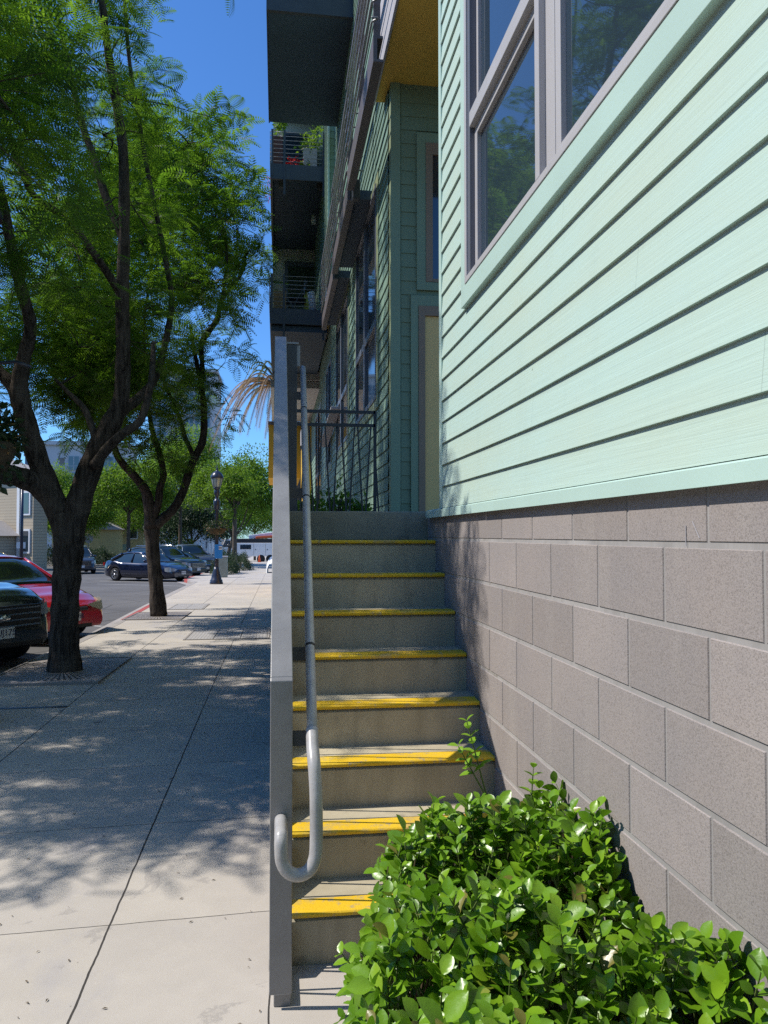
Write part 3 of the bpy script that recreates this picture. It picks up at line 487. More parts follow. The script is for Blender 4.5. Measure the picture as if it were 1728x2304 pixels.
for (y_,z_,dy,dz) in ((1.73,1.60,0,-.05),(1.70,1.61,-.03,-.04)):
    t = MB(); t.bar((XW-.0012,y_,z_),(XW-.0012,y_+dy,z_+dz),.0016,.0016,up=(1,0,0)); t.build('chalk_mark', M['slab_grey'], bd)
# lap siding helper: courses on plane facing -X (x=xs) between y0,y1
E = .1258
def laps_x(b, xs, y0, y1, zlist, top, proud=.0165):
    for i, z in enumerate(zlist):
        z1 = min(z+E+.012, top)
        b.quad((xs-proud,y0,z),(xs-.0042,y0,z1),(xs-.0042,y1,z1),(xs-proud,y1,z))
        b.quad((xs-proud,y0,z),(xs-proud,y1,z),(xs,y1,z),(xs,y0,z))
def laps_y(b, ys, x0, x1, zlist, top, proud=.010):
    for z in zlist:
        z1 = min(z+E+.010, top)
        b.quad((x0,ys-proud,z),(x1,ys-proud,z),(x1,ys-.001,z1),(x0,ys-.001,z1))
        b.quad((x0,ys-proud,z),(x0,ys,z),(x1,ys,z),(x1,ys-proud,z))
XS = .957
za = [1.7357+E*i for i in range(0, 70)]
# near window opening: y 1.0..3.83 (trim outside), z 2.745..
WY0, WY1, WZ0, WZ1 = -.3, 3.835, 2.745, 5.0
b = MB()
laps_x(b, XS+.012, -.6, 4.40, [z for z in za if z+E <= WZ0-.002]+[za[8]-E*0] if False else [z for z in za if z < WZ0-.01 and z+E < 2.9], WZ0+.03)
laps_x(b, XS+.012, WY1-.02, 4.40, [z for z in za if z >= 2.735 and z < 9], 9.2)
laps_x(b, XS+.012, -.6, WY1-.02, [z for z in za if z > WZ1 and z < 9], 9.2)
sd_ = b.build('siding', M['siding'], bd)
b = MB(); b.box(XS+.0125, XS+.2, -.6, WY1-.05, 1.70, WZ0+.04); b.box(XS+.0125, XS+.2, WY1-.05, 4.44, 1.70, 9.2); b.box(XS+.0125,XS+.2,-.6,WY1-.05,WZ1,9.2); b.build('sheathing', M['trim'], bd)
b = MB(); b.box(XS-.006, XS+.045, 4.395, 4.457, 1.735, 9.2); b.box(XS+.045, XS+.13, 4.44,4.457,1.735,9.2); b.build('corner_board', M['trim'], bd, bevel=.003)
b = MB(); b.prism([(XS-.013,1.685),(XS+.06,1.690),(XS+.06,1.74),(XS+.004,1.737),(XS-.013,1.728)], 'y', -.6, 3.52)
b.prism([(XS-.012,1.685),(XS+.06,1.690),(XS+.06,1.74),(XS+.004,1.737),(XS-.012,1.728)], 'y', 3.524, 4.85); b.build('skirt_board', M['trim'], bd)
b = MB(); b.box(.985,1.2,4.46,4.92,1.5,1.69); b.build('end_wall', M['trim_far'], bd)
# window trim, frame, sashes, glass
b = MB(); xt0, xt1 = XS-.022, XS+.014
b.box(xt0, xt1, WY0, 3.745, WZ0, 2.842); b.box(xt0, xt1, 3.745, 3.835, WZ0, WZ1)
b.build('window_trim', M['trim'], bd, bevel=.002)
w = MB(); fx0, fx1 = XS-.026, XS+.02
w.box(fx0, fx1, 3.705, 3.744, 2.843, WZ1); w.box(fx0, fx1, WY0, 3.705, 2.843, 2.872)
win = w.build('window', M['frame'], bd, bevel=.002)
w = MB()                                              # deep jamb returns
w.box(XS-.018, XS+.05, 3.655, 3.7045, 2.873, WZ1); w.build('jamb', M['frame_dark'], win)
w = MB(); w.box(XS-.026, XS+.05, 2.625, 2.672, 2.873, WZ1); w.box(XS-.0,XS+.05,2.535,2.6245,2.873,WZ1); w.build('mullion', M['frame'], win, bevel=.002)
w = MB(); w.box(XS-.022, XS+.05, 2.6725, 3.6545, 3.60, 3.675); w.build('transom_bar', M['frame'], win, bevel=.003)
def sash(y0, y1, z0, z1, x, t, th):
    s_ = MB(); s_.box(x,x+th,y0,y0+t,z0,z1); s_.box(x,x+th,y1-t,y1,z0,z1); s_.box(x,x+th,y0+t,y1-t,z0,z0+t); s_.box(x,x+th,y0+t,y1-t,z1-t,z1)
    so = s_.build('sash', M['frame'], win, bevel=.002)
    g = MB(); g.box(x+th*.6, x+th*.6+.006, y0+t, y1-t, z0+t, z1-t); g.build('glass_pane', M['glass'], win)
sash(2.673, 3.654, 2.873, 3.599, XS+.006, .045, .035)
sash(2.673, 3.654, 3.676, WZ1, XS+.016, .032, .03)
sash(-.3, 2.534, 2.873, WZ1, XS+.002, .05, .035)
w = MB(); w.box(XS+.12, XS+.16, -.5, 3.8, 2.7, WZ1+.1); w.build('room_backing', M['curtain'], win)
# landing alcove: wall facing the camera at YE
YE, XB = 6.77, 1.003
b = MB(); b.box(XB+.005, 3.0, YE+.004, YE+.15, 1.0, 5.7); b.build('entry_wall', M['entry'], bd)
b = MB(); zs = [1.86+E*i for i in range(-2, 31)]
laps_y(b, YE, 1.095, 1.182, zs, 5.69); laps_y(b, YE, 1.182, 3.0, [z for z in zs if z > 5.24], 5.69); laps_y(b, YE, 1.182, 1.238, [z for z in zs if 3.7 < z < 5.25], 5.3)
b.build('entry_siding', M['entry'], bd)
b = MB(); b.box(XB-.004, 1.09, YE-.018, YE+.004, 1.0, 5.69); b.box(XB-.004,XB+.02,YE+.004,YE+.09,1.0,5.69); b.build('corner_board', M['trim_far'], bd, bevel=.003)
t = MB(); t.box(1.238,1.322,YE-.024,YE,3.79,5.235); t.box(1.322,3.0,YE-.024,YE,3.79,3.865); t.box(1.322,3,YE-.024,YE,5.145,5.235); ew = t.build('window_surround', M['trim_far'], bd, bevel=.002)
t = MB(); t.box(1.322,1.385,YE-.03,YE,3.866,5.144); t.box(1.385,3,YE-.03,YE,3.866,3.895); t.box(1.385,3,YE-.03,YE,5.035,5.144); t.build('window_frame', M['frame_taupe'], ew, bevel=.002)
t = MB(); t.box(1.386,3,YE-.004,YE+.002,3.896,5.034); t.build('glass_pane', M['glass_far'], ew)
t = MB()
for i in range(16): t.bar((1.42+i*.06,YE+.05,3.9),(1.42+i*.06,YE+.05,5.03),.04,.02)
t = MB(); t.box(1.182,1.252,YE-.026,YE,1.7,3.74); t.box(1.252,3,YE-.026,YE,3.645,3.74); dw = t.build('door_surround', M['trim_far'], bd, bevel=.002)
t = MB(); t.box(1.2525,1.312,YE-.034,YE,1.7,3.644); t.box(1.312,3,YE-.034,YE,3.555,3.644); t.build('door_frame', M['frame_taupe'], dw, bevel=.002)
t = MB(); t.box(1.3125,3,YE-.012,YE-.002,1.7,3.554); t.build('door', M['tan'], dw)
# entry canopy slab with ochre soffit
t = MB(); t.box(.905, 3.2, 4.50, 7.10, 5.686, 6.28); t.build('entry_canopy', M['slab_grey'], bd)
t = MB(); t.box(.885, .903, 4.46, 7.115, 5.66, 6.28); t.build('canopy_fascia', M['slab_grey'], bd)
t = MB(); t.box(.9035, 3.0, 4.50, 7.09, 5.681, 5.6855); t.build('soffit', M['ochre'], bd)
# street wall beyond
b = MB(); zs = [1.86+E*i for i in range(-16, 60)]
wins = [(7.62,9.62,2.95,5.15),(10.80,12.95,2.95,5.06),(14.2,15.6,2.9,4.9),(17.6,20.0,2.2,4.6)]
segs = []; y = YE+.09
for (a,c,z0,z1) in wins: segs.append((y,a-.12,0,99)); segs.append((a-.12,c+.12,0,z0-.1)); segs.append((a-.12,c+.12,z1+.1,99)); y = c+.12
segs.append((y,24,0,99))
for (a,c,z0,z1) in segs:
    for z in zs:
        lo, hi = max(z,z0), min(z+E+.012,z1)
        if hi-lo > .03: laps_x(b, XB, a, c, [lo], hi)
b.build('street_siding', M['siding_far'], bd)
b = MB(); b.box(XB+.001, 1.3, YE+.1, 24, -1, 9.3); b.build('street_wall', M['wall_dark'], bd)
for i,(a,c,z0,z1) in enumerate(wins):
    t = MB(); q = XB-.022
    t.box(q,XB,a-.12,a,z0-.1,z1+.1); t.box(q,XB,c,c+.12,z0-.1,z1+.1); t.box(q,XB,a,c,z0-.1,z0); t.box(q,XB,a,c,z1,z1+.1)
    wo = t.build('window', M['trim_far'], bd, bevel=.002)
    t = MB(); f = .055; xx0, xx1 = XB-.030, XB-.004; zm = z0+(z1-z0)*.36; ymid = (a+c)/2
    t.box(xx0,xx1,a+.001,a+f,z0,z1); t.box(xx0,xx1,c-f,c-.001,z0,z1); t.box(xx0,xx1,a+f,c-f,z0,z0+f); t.box(xx0,xx1,a+f,c-f,z1-f,z1)
    t.box(xx0-.006,xx1,ymid-.06,ymid+.06,z0+f,z1-f); t.box(xx0-.003,xx1,a+f,ymid-.06,zm-.04,zm+.04); t.box(xx0-.003,xx1,ymid+.06,c-f,zm-.04,zm+.04)
    t.build('frame', M['frame_dark'], wo, bevel=.003)
    for (p,q2) in ((a+f,ymid-.06),(ymid+.06,c-f)):
        for (r0,r1) in ((z0+f,zm-.04),(zm+.04,z1-f)):
            g = MB(); g.box(XB-.012,XB-.006,p,q2,r0,r1); g.build('glass_pane', M['glass_far'], wo)
t = MB(); t.bar((XB-.09,12.1,3.60),(XB-.12,14.95,3.31),.16,.035); t.build('sill_ledge', M['slab_grey'], bd, bevel=.003)
# balcony railings along the street wall
def rail_balcony(y0, y1, z0, z1, x, xb, nb=6, deck=True):
    r = MB(); r.box(x,x+.03,y0,y1,z0,z0+.20); r.box(x+.03,x+.075,y0,y1,z0+.0,z0+.02); r.box(x+.03,x+.075,y0,y1,z0+.18,z0+.2)
    ro = r.build('balcony_channel', M['steel_brown'], bd)
    if deck: r = MB(); r.box(x+.03,xb,y0+.1,y1-.1,z0+.06,z0+.16); r.build('balcony_deck', M['soffit_dark'], ro)
    n = max(2, int((y1-y0)/.9)+1)
    for i in range(n):
        yy = y0+.03+(y1-y0-.06)*i/(n-1); r = MB(); r.box(x+.005,x+.055,yy-.02,yy+.02,z0+.2,z1); r.build('balcony_post', M['steel_brown'], ro)
    for k in range(nb):
        zz = z0+.3+(z1-z0-.36)*k/(nb-1); r = MB(); r.tube([(x-.012,y0,zz),(x-.012,y1,zz)], .009, 6)
        r.tube(smooth_path([(x-.012,y0,zz),(x+.03,y0-.05,zz),(xb-.12,y0-.05,zz)],3), .009, 6); r.build('balcony_bar', M['steel'], ro)
    r = MB(); r.box(x-.01,x+.06,y0-.02,y1+.02,z1,z1+.035); r.build('balcony_handrail', M['steel_brown'], ro)
rail_balcony(5.62, 7.80, 5.14, 6.26, .70, .80, deck=False)
rail_balcony(7.98, 10.3, 5.12, 6.24, .72, 1.0)
rail_balcony(10.45, 13.1, 5.10, 6.22, .74, 1.0)
t = MB(); t.box(-.155,XB,10.25,13.05,8.64,8.86); ub = t.build('balcony_floor', M['soffit_dark'], bd)
t = MB(); t.box(-.175,XB,10.19,10.249,8.62,8.95); t.box(-.175,-.156,10.25,13.05,8.62,8.95); t.build('edge_channel', M['steel_dark'], ub)
for k in range(7):
    t = MB(); t.tube([(-.17,13.0,9.05+k*.13),(-.17,10.2,9.05+k*.13),(1.0,10.2,9.05+k*.13)],.008,5); t.build('balcony_bar', M['steel'], ub)
for px in (-.17,.4,.98):
    t = MB(); t.box(px-.02,px+.02,10.17,10.21,8.95,9.95); t.build('balcony_post', M['steel_dark'], ub)
t = MB(); t.box(.76,.84,7.83,7.95,5.08,5.28); t.build('downpipe_box', M['steel_dark'], bd, bevel=.01)
for (y0_,y1_,z_) in ((4.6,7.7,8.35),):
    rail_balcony(y0_, y1_, z_, z_+1.1, .70, 1.0)
# second canopy and projecting bay with pier
t = MB(); t.box(.855, 1.02, 13.25, 16.1, 5.686, 6.0); t.build('far_canopy', M['slab_grey'], bd); t = MB(); t.box(.86,1.02,13.26,16.09,5.68,5.6855); t.build('soffit', M['ochre'], bd)
t = MB(); t.box(.875, 1.3, 13.32, 18.4, 6.0, 15); t.build('upper_bay', M['siding_far'], bd)
b = MB(); laps_y(b, 13.31, .885, .975, [6.05+E*i for i in range(70)], 15); laps_x(b, .874, 13.32, 18.3, [6.05+E*i for i in range(70)], 15); b.build('bay_siding', M['siding_far'], bd)
t = MB(); t.box(.853,.884,13.29,13.33,6.0,15); t.box(.975,1.01,13.285,13.33,6.0,15); t.build('bay_corner_board', M['trim'], bd)
t = MB(); t.box(XB-.03,1.3,YE+.16,13.3,9.3,15); t.build('upper_wall', M['siding_far'], bd)
# balcony stack at the far end
XO = -.155
def stack(z, y0=14.5, y1=18.4, ht=.95, mat='soffit_dark'):
    t = MB(); t.box(XO+.02,.872,y0+.08,y1,z+.12,z+.26); s = t.build('balcony_floor', M[mat], bd)
    t = MB(); t.box(XO,.872,y0,y0+.06,z,z+.29); t.box(XO,XO+.04,y0+.06,y1,z+.0,z+.29); t.build('edge_channel', M['steel_dark'], s)
    for px in (XO+.03,.105,.85):
        t = MB(); t.box(px-.02,px+.02,y0-.01,y0+.03,z-.30 if px > 0 else z+.05,z+ht); t.build('balcony_post', M['steel_dark'], s)
    for px in (.06,.80): t = MB(); t.box(px-.06,px+.07,y0+.3,y0+.36,z-.02,z+.11); t.build('mount_plate', M['steel_brown'], s)
    for k in range(8):
        zz = z+.34+k*(ht-.36)/7.3; t = MB(); t.tube([(XO-.01,y1-.2,zz),(XO-.01,y0,zz),(.85,y0-.015,zz)], .0065, 5); t.build('balcony_bar', M['steel'], s)
    return s
for z in (5.57, 8.34, 11.6): stack(z)
t = MB(); t.box(XO+.02,.93,14.6,18.45,5.45,5.56); t.build('under_deck', M['soffit_dark'], bd)
t = MB(); t.box(XO+.02,1.3,18.41,22,5.3,15); t.build('back_wall', M['back_panel'], bd)
t = MB(); t.box(.15,.9,18.36,18.41,5.8,8.15); dd = t.build('balcony_door', M['frame_dark'], bd)
t = MB(); t.box(.23,.85,18.34,18.358,5.9,8.02); t.build('glass_pane', glass_mat('door_glass',(.05,.08,.05),.06,.1), dd)
t = MB(); t.box(-.1,.72,18.36,18.41,9.4,11.3); dd = t.build('balcony_door', M['frame_dark'], bd)
t = MB(); t.box(-.06,.68,18.34,18.358,9.45,11.22); t.build('glass_pane', M['glass_far'], dd)
t = MB(); t.lathe([(.05,0),(.05,.17),(.045,.18)], (.74,16.2,8.21), 16); t.build('downlight', M['white'], bd)
t = MB(); t.box(XO-.02,1.3,18.5,24,5.12,5.29); t.build('lower_soffit', M['back_panel'], bd)
# far yellow wing
t = MB(); t.box(.975,1.3,-16,-.6,-.3,13); t.build('unseen_rear_wall', M['trim'], bd)  # unseen run of wall added to block sky light from behind
t = MB(); t.box(XS+.014,1.3,-.6,4.44,9.2,13); t.build('unseen_upper_storey', M['trim'], bd)  # unseen height added above the siding to block the eastern sky
yb = thing('apartment_wing','yellow stucco wing behind the grey balconies at the far end of the building','building',(.3,24,0))
t = MB(); t.box(-.58,.4,0,3.5,3.35,5.0); t.build('yellow_bay', M['yellow_wall'], yb)
t = MB(); t.box(-.60,.45,-.1,4,5.0,5.1); t.build('bay_cap', M['steel_brown'], yb)
t = MB(); t.box(.60,.9,-1.2,6,-1,4.85); t.build('yellow_pier', M['yellow_wall'], yb)
t = MB(); t.box(.60,.64,-1.6,-1.22,1.2,2.6); 
for k in range(9): t.bar((.5,-1.6,1.3+k*.14),(.95,-1.3,1.3+k*.14),.012)
t.build('window_grille', M['black_iron'], yb)
t = MB(); t.box(.62,1.5,-2,8,5.1,14); t.build('grey_wall', M['soffit_grey'], yb)
t = MB(); t.box(-.05,1.3,6.2,12,-1,5.09); t.build('lower_wall', M['wall_dark'], yb)
# planter, its guard and plants past the landing
pw = thing('planter_wall','low concrete planter wall past the stair landing','planter',(.5,6.1,0))
t = MB(); t.box(-.46,.49,-.04,7.2,-.5,1.60); t.build('wall', M['concrete_dark'], pw)
tg = thing('landing_guard','black iron guard with V-shaped bars standing across the planter','railing',(.5,6.0,1.727))
gx0, gx1 = -.45, .262
for z_ in (.82,.715): t = MB(); t.box(gx0,gx1,-.012,.012,z_-.012,z_+.012); t.build('rail', M['black_iron'], tg)
t = MB(); t.box(gx1-.012,gx1+.012,-.012,.012,0,.83); t.build('post', M['black_iron'], tg)
t = MB(); t.box(gx0,gx1,-.01,.01,.008,.03); t.build('rail', M['black_iron'], tg)
for i in range(6):
    xc = gx1-.022-i*.128
    for s_ in (-1,1):
        t = MB(); t.bar((xc+s_*.012,0,.70),(xc-.0+s_*.052,0,.02),.012,.012); t.build('baluster', M['black_iron'], tg)
# ---------------------------------------------------------------- foliage
def frond_template(np_=11, w0=.021):
    V = []; F = []
    def dz(x): return -.30*x*x
    for i in range(3):
        a, b = i/3, (i+1)/3; n = len(V); w = .006
        V += [(a,-w,dz(a)),(b,-w,dz(b)),(b,w,dz(b)),(a,w,dz(a))]; F.append((n,n+1,n+2,n+3))
    for i in range(np_):
        x = .14+.84*i/(np_-1); L = .30*math.sin(math.pi*min(1,(.16+.80*(x-.05)/.95)))**.7+.03
        for s in (-1,1):
            d = np.array([.42, s*.86, -.12]); d /= np.linalg.norm(d); w = w0
            b0 = np.array([x,0,dz(x)]); m = b0+d*L*.5+np.array([0,0,-.01]); t = b0+d*L+np.array([0,0,-.05*L/.3])
            side = np.array([w,-s*w*.35,0]); n = len(V)
            V += [tuple(b0), tuple(m+side), tuple(t), tuple(m-side)]; F.append((n,n+1,n+2,n+3))
    return np.array(V), np.array(F)
FT, FF = frond_template(); FT2, FF2 = frond_template(8, .034)
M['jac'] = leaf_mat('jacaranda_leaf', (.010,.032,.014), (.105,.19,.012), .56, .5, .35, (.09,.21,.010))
M['leaf_bright'] = leaf_mat('bright_green_leaf', (.05,.11,.012), (.16,.27,.02), .42, .5, .3)  # brighter green leaf for street trees, planter and pot plants
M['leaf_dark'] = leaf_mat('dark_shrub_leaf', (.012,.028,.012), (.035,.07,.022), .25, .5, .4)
def near_tree(name, label, limbs, clusters, seed, per=74, size=(.26,.46), TT=None):
    TT = TT or (FT, FF)
    g = np.random.default_rng(seed)
    base = Vector(limbs[0][0][0]); t = thing(name, label, 'tree', (base.x, base.y, Zg(base.y)), 0, 'jacaranda trees along the kerb')
    off = np.array(t.location); tr = MB(); P_ = []; Rr = []
    for pts, rs in limbs:
        pts = [tuple(np.array(p)-off) for p in pts]; sp = smooth_path(pts, 5); rr_ = interp([r*.90 for r in rs], 5)
        rr_ = [r*(1+.05*math.sin(i*1.7+len(pts))+.03*math.sin(i*3.1)) for i, r in enumerate(rr_)]
        tr.tube(sp, rr_, 16); P_ += [tuple(p) for p in sp]; Rr += rr_
    tr.build('trunk', M['bark'], t)
    P_ = np.array(P_); Rr = np.array(Rr); tw = MB(); O = []; Dn = []; Sz = []; Ti = []
    usable = Rr < .11
    PU = P_[usable]; RU = Rr[usable]
    nodes = [tuple(p) for p in PU[::4]]
    order = sorted(clusters, key=lambda c: np.min(np.linalg.norm(PU-(np.array(c)-off),axis=1)))
    for c in order:
        c = np.array(c)-off; nd = np.array(nodes); d = np.linalg.norm(nd-c,axis=1)+.8*np.maximum(0,nd[:,2]-c[2]); j = int(np.argmin(d)); s0 = nd[j]
        mid = (s0+c)/2+g.normal(size=3)*.10*np.linalg.norm(c-s0)+np.array([0,0,.05]); L = np.linalg.norm(c-s0)
        path = smooth_path([tuple(s0),tuple(mid),tuple(c)],4); r0 = min(.028,.008+.010*L); tw.tube(path, [r0-(r0-.005)*i/(len(path)-1) for i in range(len(path))], 6, False)
        nodes += [tuple(path[4]),tuple(c)]
        for k in range(5):
            e = c+g.normal(size=3)*np.array([.34,.34,.22]); tw.tube([tuple(c),tuple((c+e)/2+g.normal(size=3)*.04),tuple(e)],[.006,.005,.003],4,False)
            n = per//5
            o = e+g.normal(size=(n,3))*.11; dd = g.normal(size=(n,3)); dd[:,2] = dd[:,2]*.40+.06; dd += (e-c)/ (np.linalg.norm(e-c)+.01)*.7
            O.append(o); Dn.append(dd); Sz.append(g.uniform(size[0],size[1],n)); Ti.append(np.clip(g.normal(.42,.26)+g.normal(size=n)*.13,0,1))
    O = np.concatenate(O); Dn = np.concatenate(Dn); Sz = np.concatenate(Sz); Ti = np.concatenate(Ti)
    Mx = frames(Dn, g.normal(size=len(O))*.55); V, F = scatter(TT[0], TT[1], Mx, O, Sz)
    np_mesh('crown', V, F, M['jac'], t, tint=np.repeat(Ti, len(TT[0]))); tw.build('branches', M['bark'], t)
    return t
t1 = near_tree('jacaranda_tree','thick forked tree nearest the camera rising from the square grate', T1, C1, 1, 88, (.19,.37))
bt = copy_tree(t1); bt.location.y -= 13.3; tag(bt,'unseen forked jacaranda added behind the camera to shade the near pavement','tree','jacaranda trees along the kerb')  # added out of view to cut light bounced off the near ground
near_tree('jacaranda_tree','slimmer forked tree beside the red kerb further along', T2, C2, 2, 62, (.26,.46), (FT2, FF2))
LQ = np.array([(0,0,0),(.5,-.26,.06),(1,0,-.04),(.5,.26,.06)]); LF = np.array([(0,1,2,3)])
def blob_tree(name, label, loc, h, rx, rz, seed, m='leaf_bright', leaf=.20, n=9000, cat='tree', trunk=.14, group=None, nb=26, tilt=0, ry=None, base=None):
    g = np.random.default_rng(seed); t = thing(name, label, cat, loc, 0, group); ry = ry or rx
    cz = h-rz; tr = MB(); base = base if base is not None else max(.4, cz-rz*.6)
    tr.tube(smooth_path([(0,0,-.3),(tilt*.3,0,base*.6),(tilt*.6,.05,base),(tilt,0,cz)],4), interp([trunk*1.2,trunk,trunk*.85,trunk*.4],4), 10)
    for k in range(6):
        th = k*1.05+g.uniform(0,.5); tr.tube(smooth_path([(tilt*.6,.05,base),(tilt+rx*.25*math.cos(th),ry*.25*math.sin(th),base+.3*(cz-base)+.3),(tilt+rx*.62*math.cos(th),ry*.62*math.sin(th),cz+g.uniform(-.2,.4)*rz)],4), interp([trunk*.55,trunk*.35,trunk*.12],4), 7)
    tr.build('trunk', M['bark_far'], t)
    O = []; Dn = []; Ti = []; S_ = []; n = int(n*1.7); nb = int(nb*1.35)
    for k in range(nb):
        p = g.normal(size=3); p /= np.linalg.norm(p); p[2] = abs(p[2])*1.0-.35 if k % 4 else p[2]; c = p*np.array([rx,ry,rz])*g.uniform(.45,.80)+np.array([tilt,0,cz])
        br = g.uniform(.30,.46)*min(rx,rz*1.2); nn = n//nb; q = g.normal(size=(nn,3)); q /= np.linalg.norm(q,axis=1,keepdims=True); rad = g.uniform(.55,1.05,nn)[:,None]
        o = c+q*rad*br*np.array([1.15,1.15,.8]); dd = q*.8+g.normal(size=(nn,3))*.6; dd[:,2] -= .15
        O.append(o); Dn.append(dd); Ti.append(np.clip(g.normal(.5,.15)+.25*q[:,2]*0+g.normal(size=nn)*.2,0,1)); S_.append(g.uniform(.6,1.3,nn)*leaf)
    O = np.concatenate(O); Dn = np.concatenate(Dn); Ti = np.concatenate(Ti); S_ = np.concatenate(S_)
    V, F = scatter(LQ, LF, frames(Dn, g.normal(size=len(O))*.8), O, S_)
    np_mesh('crown', V, F, M[m], t, tint=np.repeat(Ti,4)); return t
def G3(x,y,dz=0): return (x,y,Zs(y)+dz)
GB = 'leafy street trees further down the road'
blob_tree('street_tree','round bright tree right of the lamp, leaning over the white truck',G3(-3.9,60),9.2,3.7,3.3,21,n=17000,group=GB,tilt=.8,nb=34,base=2.2)
blob_tree('street_tree','tall bright tree with the highest crown, behind the lamp',G3(-8.3,68),12.2,4.0,3.8,22,n=15000,group=GB,nb=34)
blob_tree('street_tree','pale loose tree at the building edge',G3(-2.6,48),7.4,1.5,2.3,23,leaf=.15,n=5000,group=GB,nb=22)
blob_tree('street_tree','bright tree standing behind the fork of the second trunk',G3(-11.5,62),9.3,3.6,3.2,24,n=14000,group=GB,nb=32)
blob_tree('street_tree','dense lower tree behind the stop sign',G3(-17.5,70),7.6,3.6,3.0,25,n=14000,group=GB,nb=32)
blob_tree('street_tree','taller dusky tree framed by the near trunk fork',G3(-22.5,82),11.0,3.6,4.2,26,m='leaf_bright',n=11000,group=GB,nb=28)
blob_tree('street_tree','dark tree over the parked crossover',G3(-8.0,74),7.0,4.2,3.2,27,m='leaf_dark',n=12000,group=GB,nb=28)
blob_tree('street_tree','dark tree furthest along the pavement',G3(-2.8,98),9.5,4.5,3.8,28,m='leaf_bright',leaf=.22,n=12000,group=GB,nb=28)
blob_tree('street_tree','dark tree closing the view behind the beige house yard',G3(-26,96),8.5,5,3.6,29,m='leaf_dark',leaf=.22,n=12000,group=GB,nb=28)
blob_tree('street_tree','broad tree filling the gap beyond the grey crossover',G3(-15,92),9.5,5.5,4.0,33,m='leaf_bright',leaf=.24,n=15000,group=GB,nb=34)
def shrub(name, label, loc, rx, ry, h, seed, m='leaf_dark', leaf=.07, n=5000, cat='shrub', group=None):
    g = np.random.default_rng(seed); t = thing(name, label, cat, loc, 0, group); O = []; Dn = []; Ti = []
    q = g.normal(size=(n,3)); q /= np.linalg.norm(q,axis=1,keepdims=True); q[:,2] = np.abs(q[:,2]); lump = 1+.14*np.sin(q[:,0]*9+seed)+.12*np.sin(q[:,1]*11+q[:,2]*7)
    o = q*np.array([rx,ry,h])*(g.uniform(.72,1,n)*lump)[:,None]; dd = q+g.normal(size=(n,3))*.7
    V, F = scatter(LQ, LF, frames(dd, g.normal(size=n)), o, g.uniform(.6,1.4,n)*leaf); np_mesh('leaves', V, F, M[m], t, tint=np.repeat(np.clip(g.normal(.45,.25,n),0,1),4))
    b = MB()
    for k in range(9):
        th = k*.7; b.tube([(0,0,-.1),(rx*.3*math.cos(th),ry*.3*math.sin(th),h*.5),(rx*.6*math.cos(th),ry*.6*math.sin(th),h*.75)],[.02,.014,.006],5)
    b.build('stems', M['bark_far'], t); return t
shrub('shrub','low dark hedge along the kerb behind the utility cabinet',G3(-2.95,45.5),.75,2.6,1.25,41,n=9000)
shrub('shrub','second dark hedge further along by the tree trunks',G3(-2.6,53),.9,2.8,1.15,42,n=8000)
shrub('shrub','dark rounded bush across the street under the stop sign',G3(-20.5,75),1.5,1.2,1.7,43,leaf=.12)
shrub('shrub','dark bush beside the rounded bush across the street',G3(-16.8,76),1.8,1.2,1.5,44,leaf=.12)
shrub('shrub','dry brownish bush behind the parked cars',G3(-8.8,72),1.5,1.3,3.0,45,m='leaf_bright',leaf=.10)
# leafy plants in the planter past the landing
for i,(x_,y_,r_,h_,lab) in enumerate(((.70,6.30,.10,.26,'small leafy plant at the right foot of the V-barred guard'),(.50,6.35,.16,.40,'bushiest leafy plant behind the V-barred guard'),(.27,6.6,.14,.34,'leafy plant behind the left part of the V-barred guard'),(.13,7.2,.14,.28,'low plant deeper in the planter beside the handrail'))):
    shrub('planter_plant', lab, (x_,y_,1.58), r_, r_, h_, 50+i, 'leaf_bright', .05, 420, 'plant')
# ---------------------------------------------------------------- glossy hedge in the foreground
def leaf_template():
    st = [(0,.02),(.18,.62),(.42,1.0),(.68,.90),(.88,.48),(1.0,.04)]; V = []; F = []
    for x, w in st:
        y = w*.34; z = -.10*x*x+.02
        V += [(x,-y,z+abs(y)*.38),(x,0,z),(x,y,z+abs(y)*.38)]
    for i in range(len(st)-1):
        a = i*3; F += [(a,a+3,a+4,a+1),(a+1,a+4,a+5,a+2)]
    return np.array(V), np.array(F)
LT, LTF = leaf_template()
def hedge_mat():
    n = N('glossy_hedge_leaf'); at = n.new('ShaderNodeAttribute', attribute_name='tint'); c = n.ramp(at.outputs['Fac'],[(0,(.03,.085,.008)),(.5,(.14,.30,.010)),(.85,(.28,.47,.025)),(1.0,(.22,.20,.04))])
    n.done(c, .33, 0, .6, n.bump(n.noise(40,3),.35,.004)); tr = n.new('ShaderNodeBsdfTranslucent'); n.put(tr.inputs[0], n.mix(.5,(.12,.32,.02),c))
    mx = n.new('ShaderNodeMixShader'); mx.inputs[0].default_value = .26; n.t.links.new(n.b.outputs[0], mx.inputs[1]); n.t.links.new(tr.outputs[0], mx.inputs[2]); n.t.links.new(mx.outputs[0], n.out.inputs[0]); return n.m
M['hedge'] = hedge_mat(); M['twig'] = paint('brown_twig', (.11,.075,.04), .8, .3, 20); M['green_stem'] = paint('green_stem', (.12,.17,.04), .6, .2, 20)
hg = thing('hedge_shrub','glossy round-leaved hedge in the foreground against the block wall','shrub',(.56,1.9,0))
g = np.random.default_rng(5)
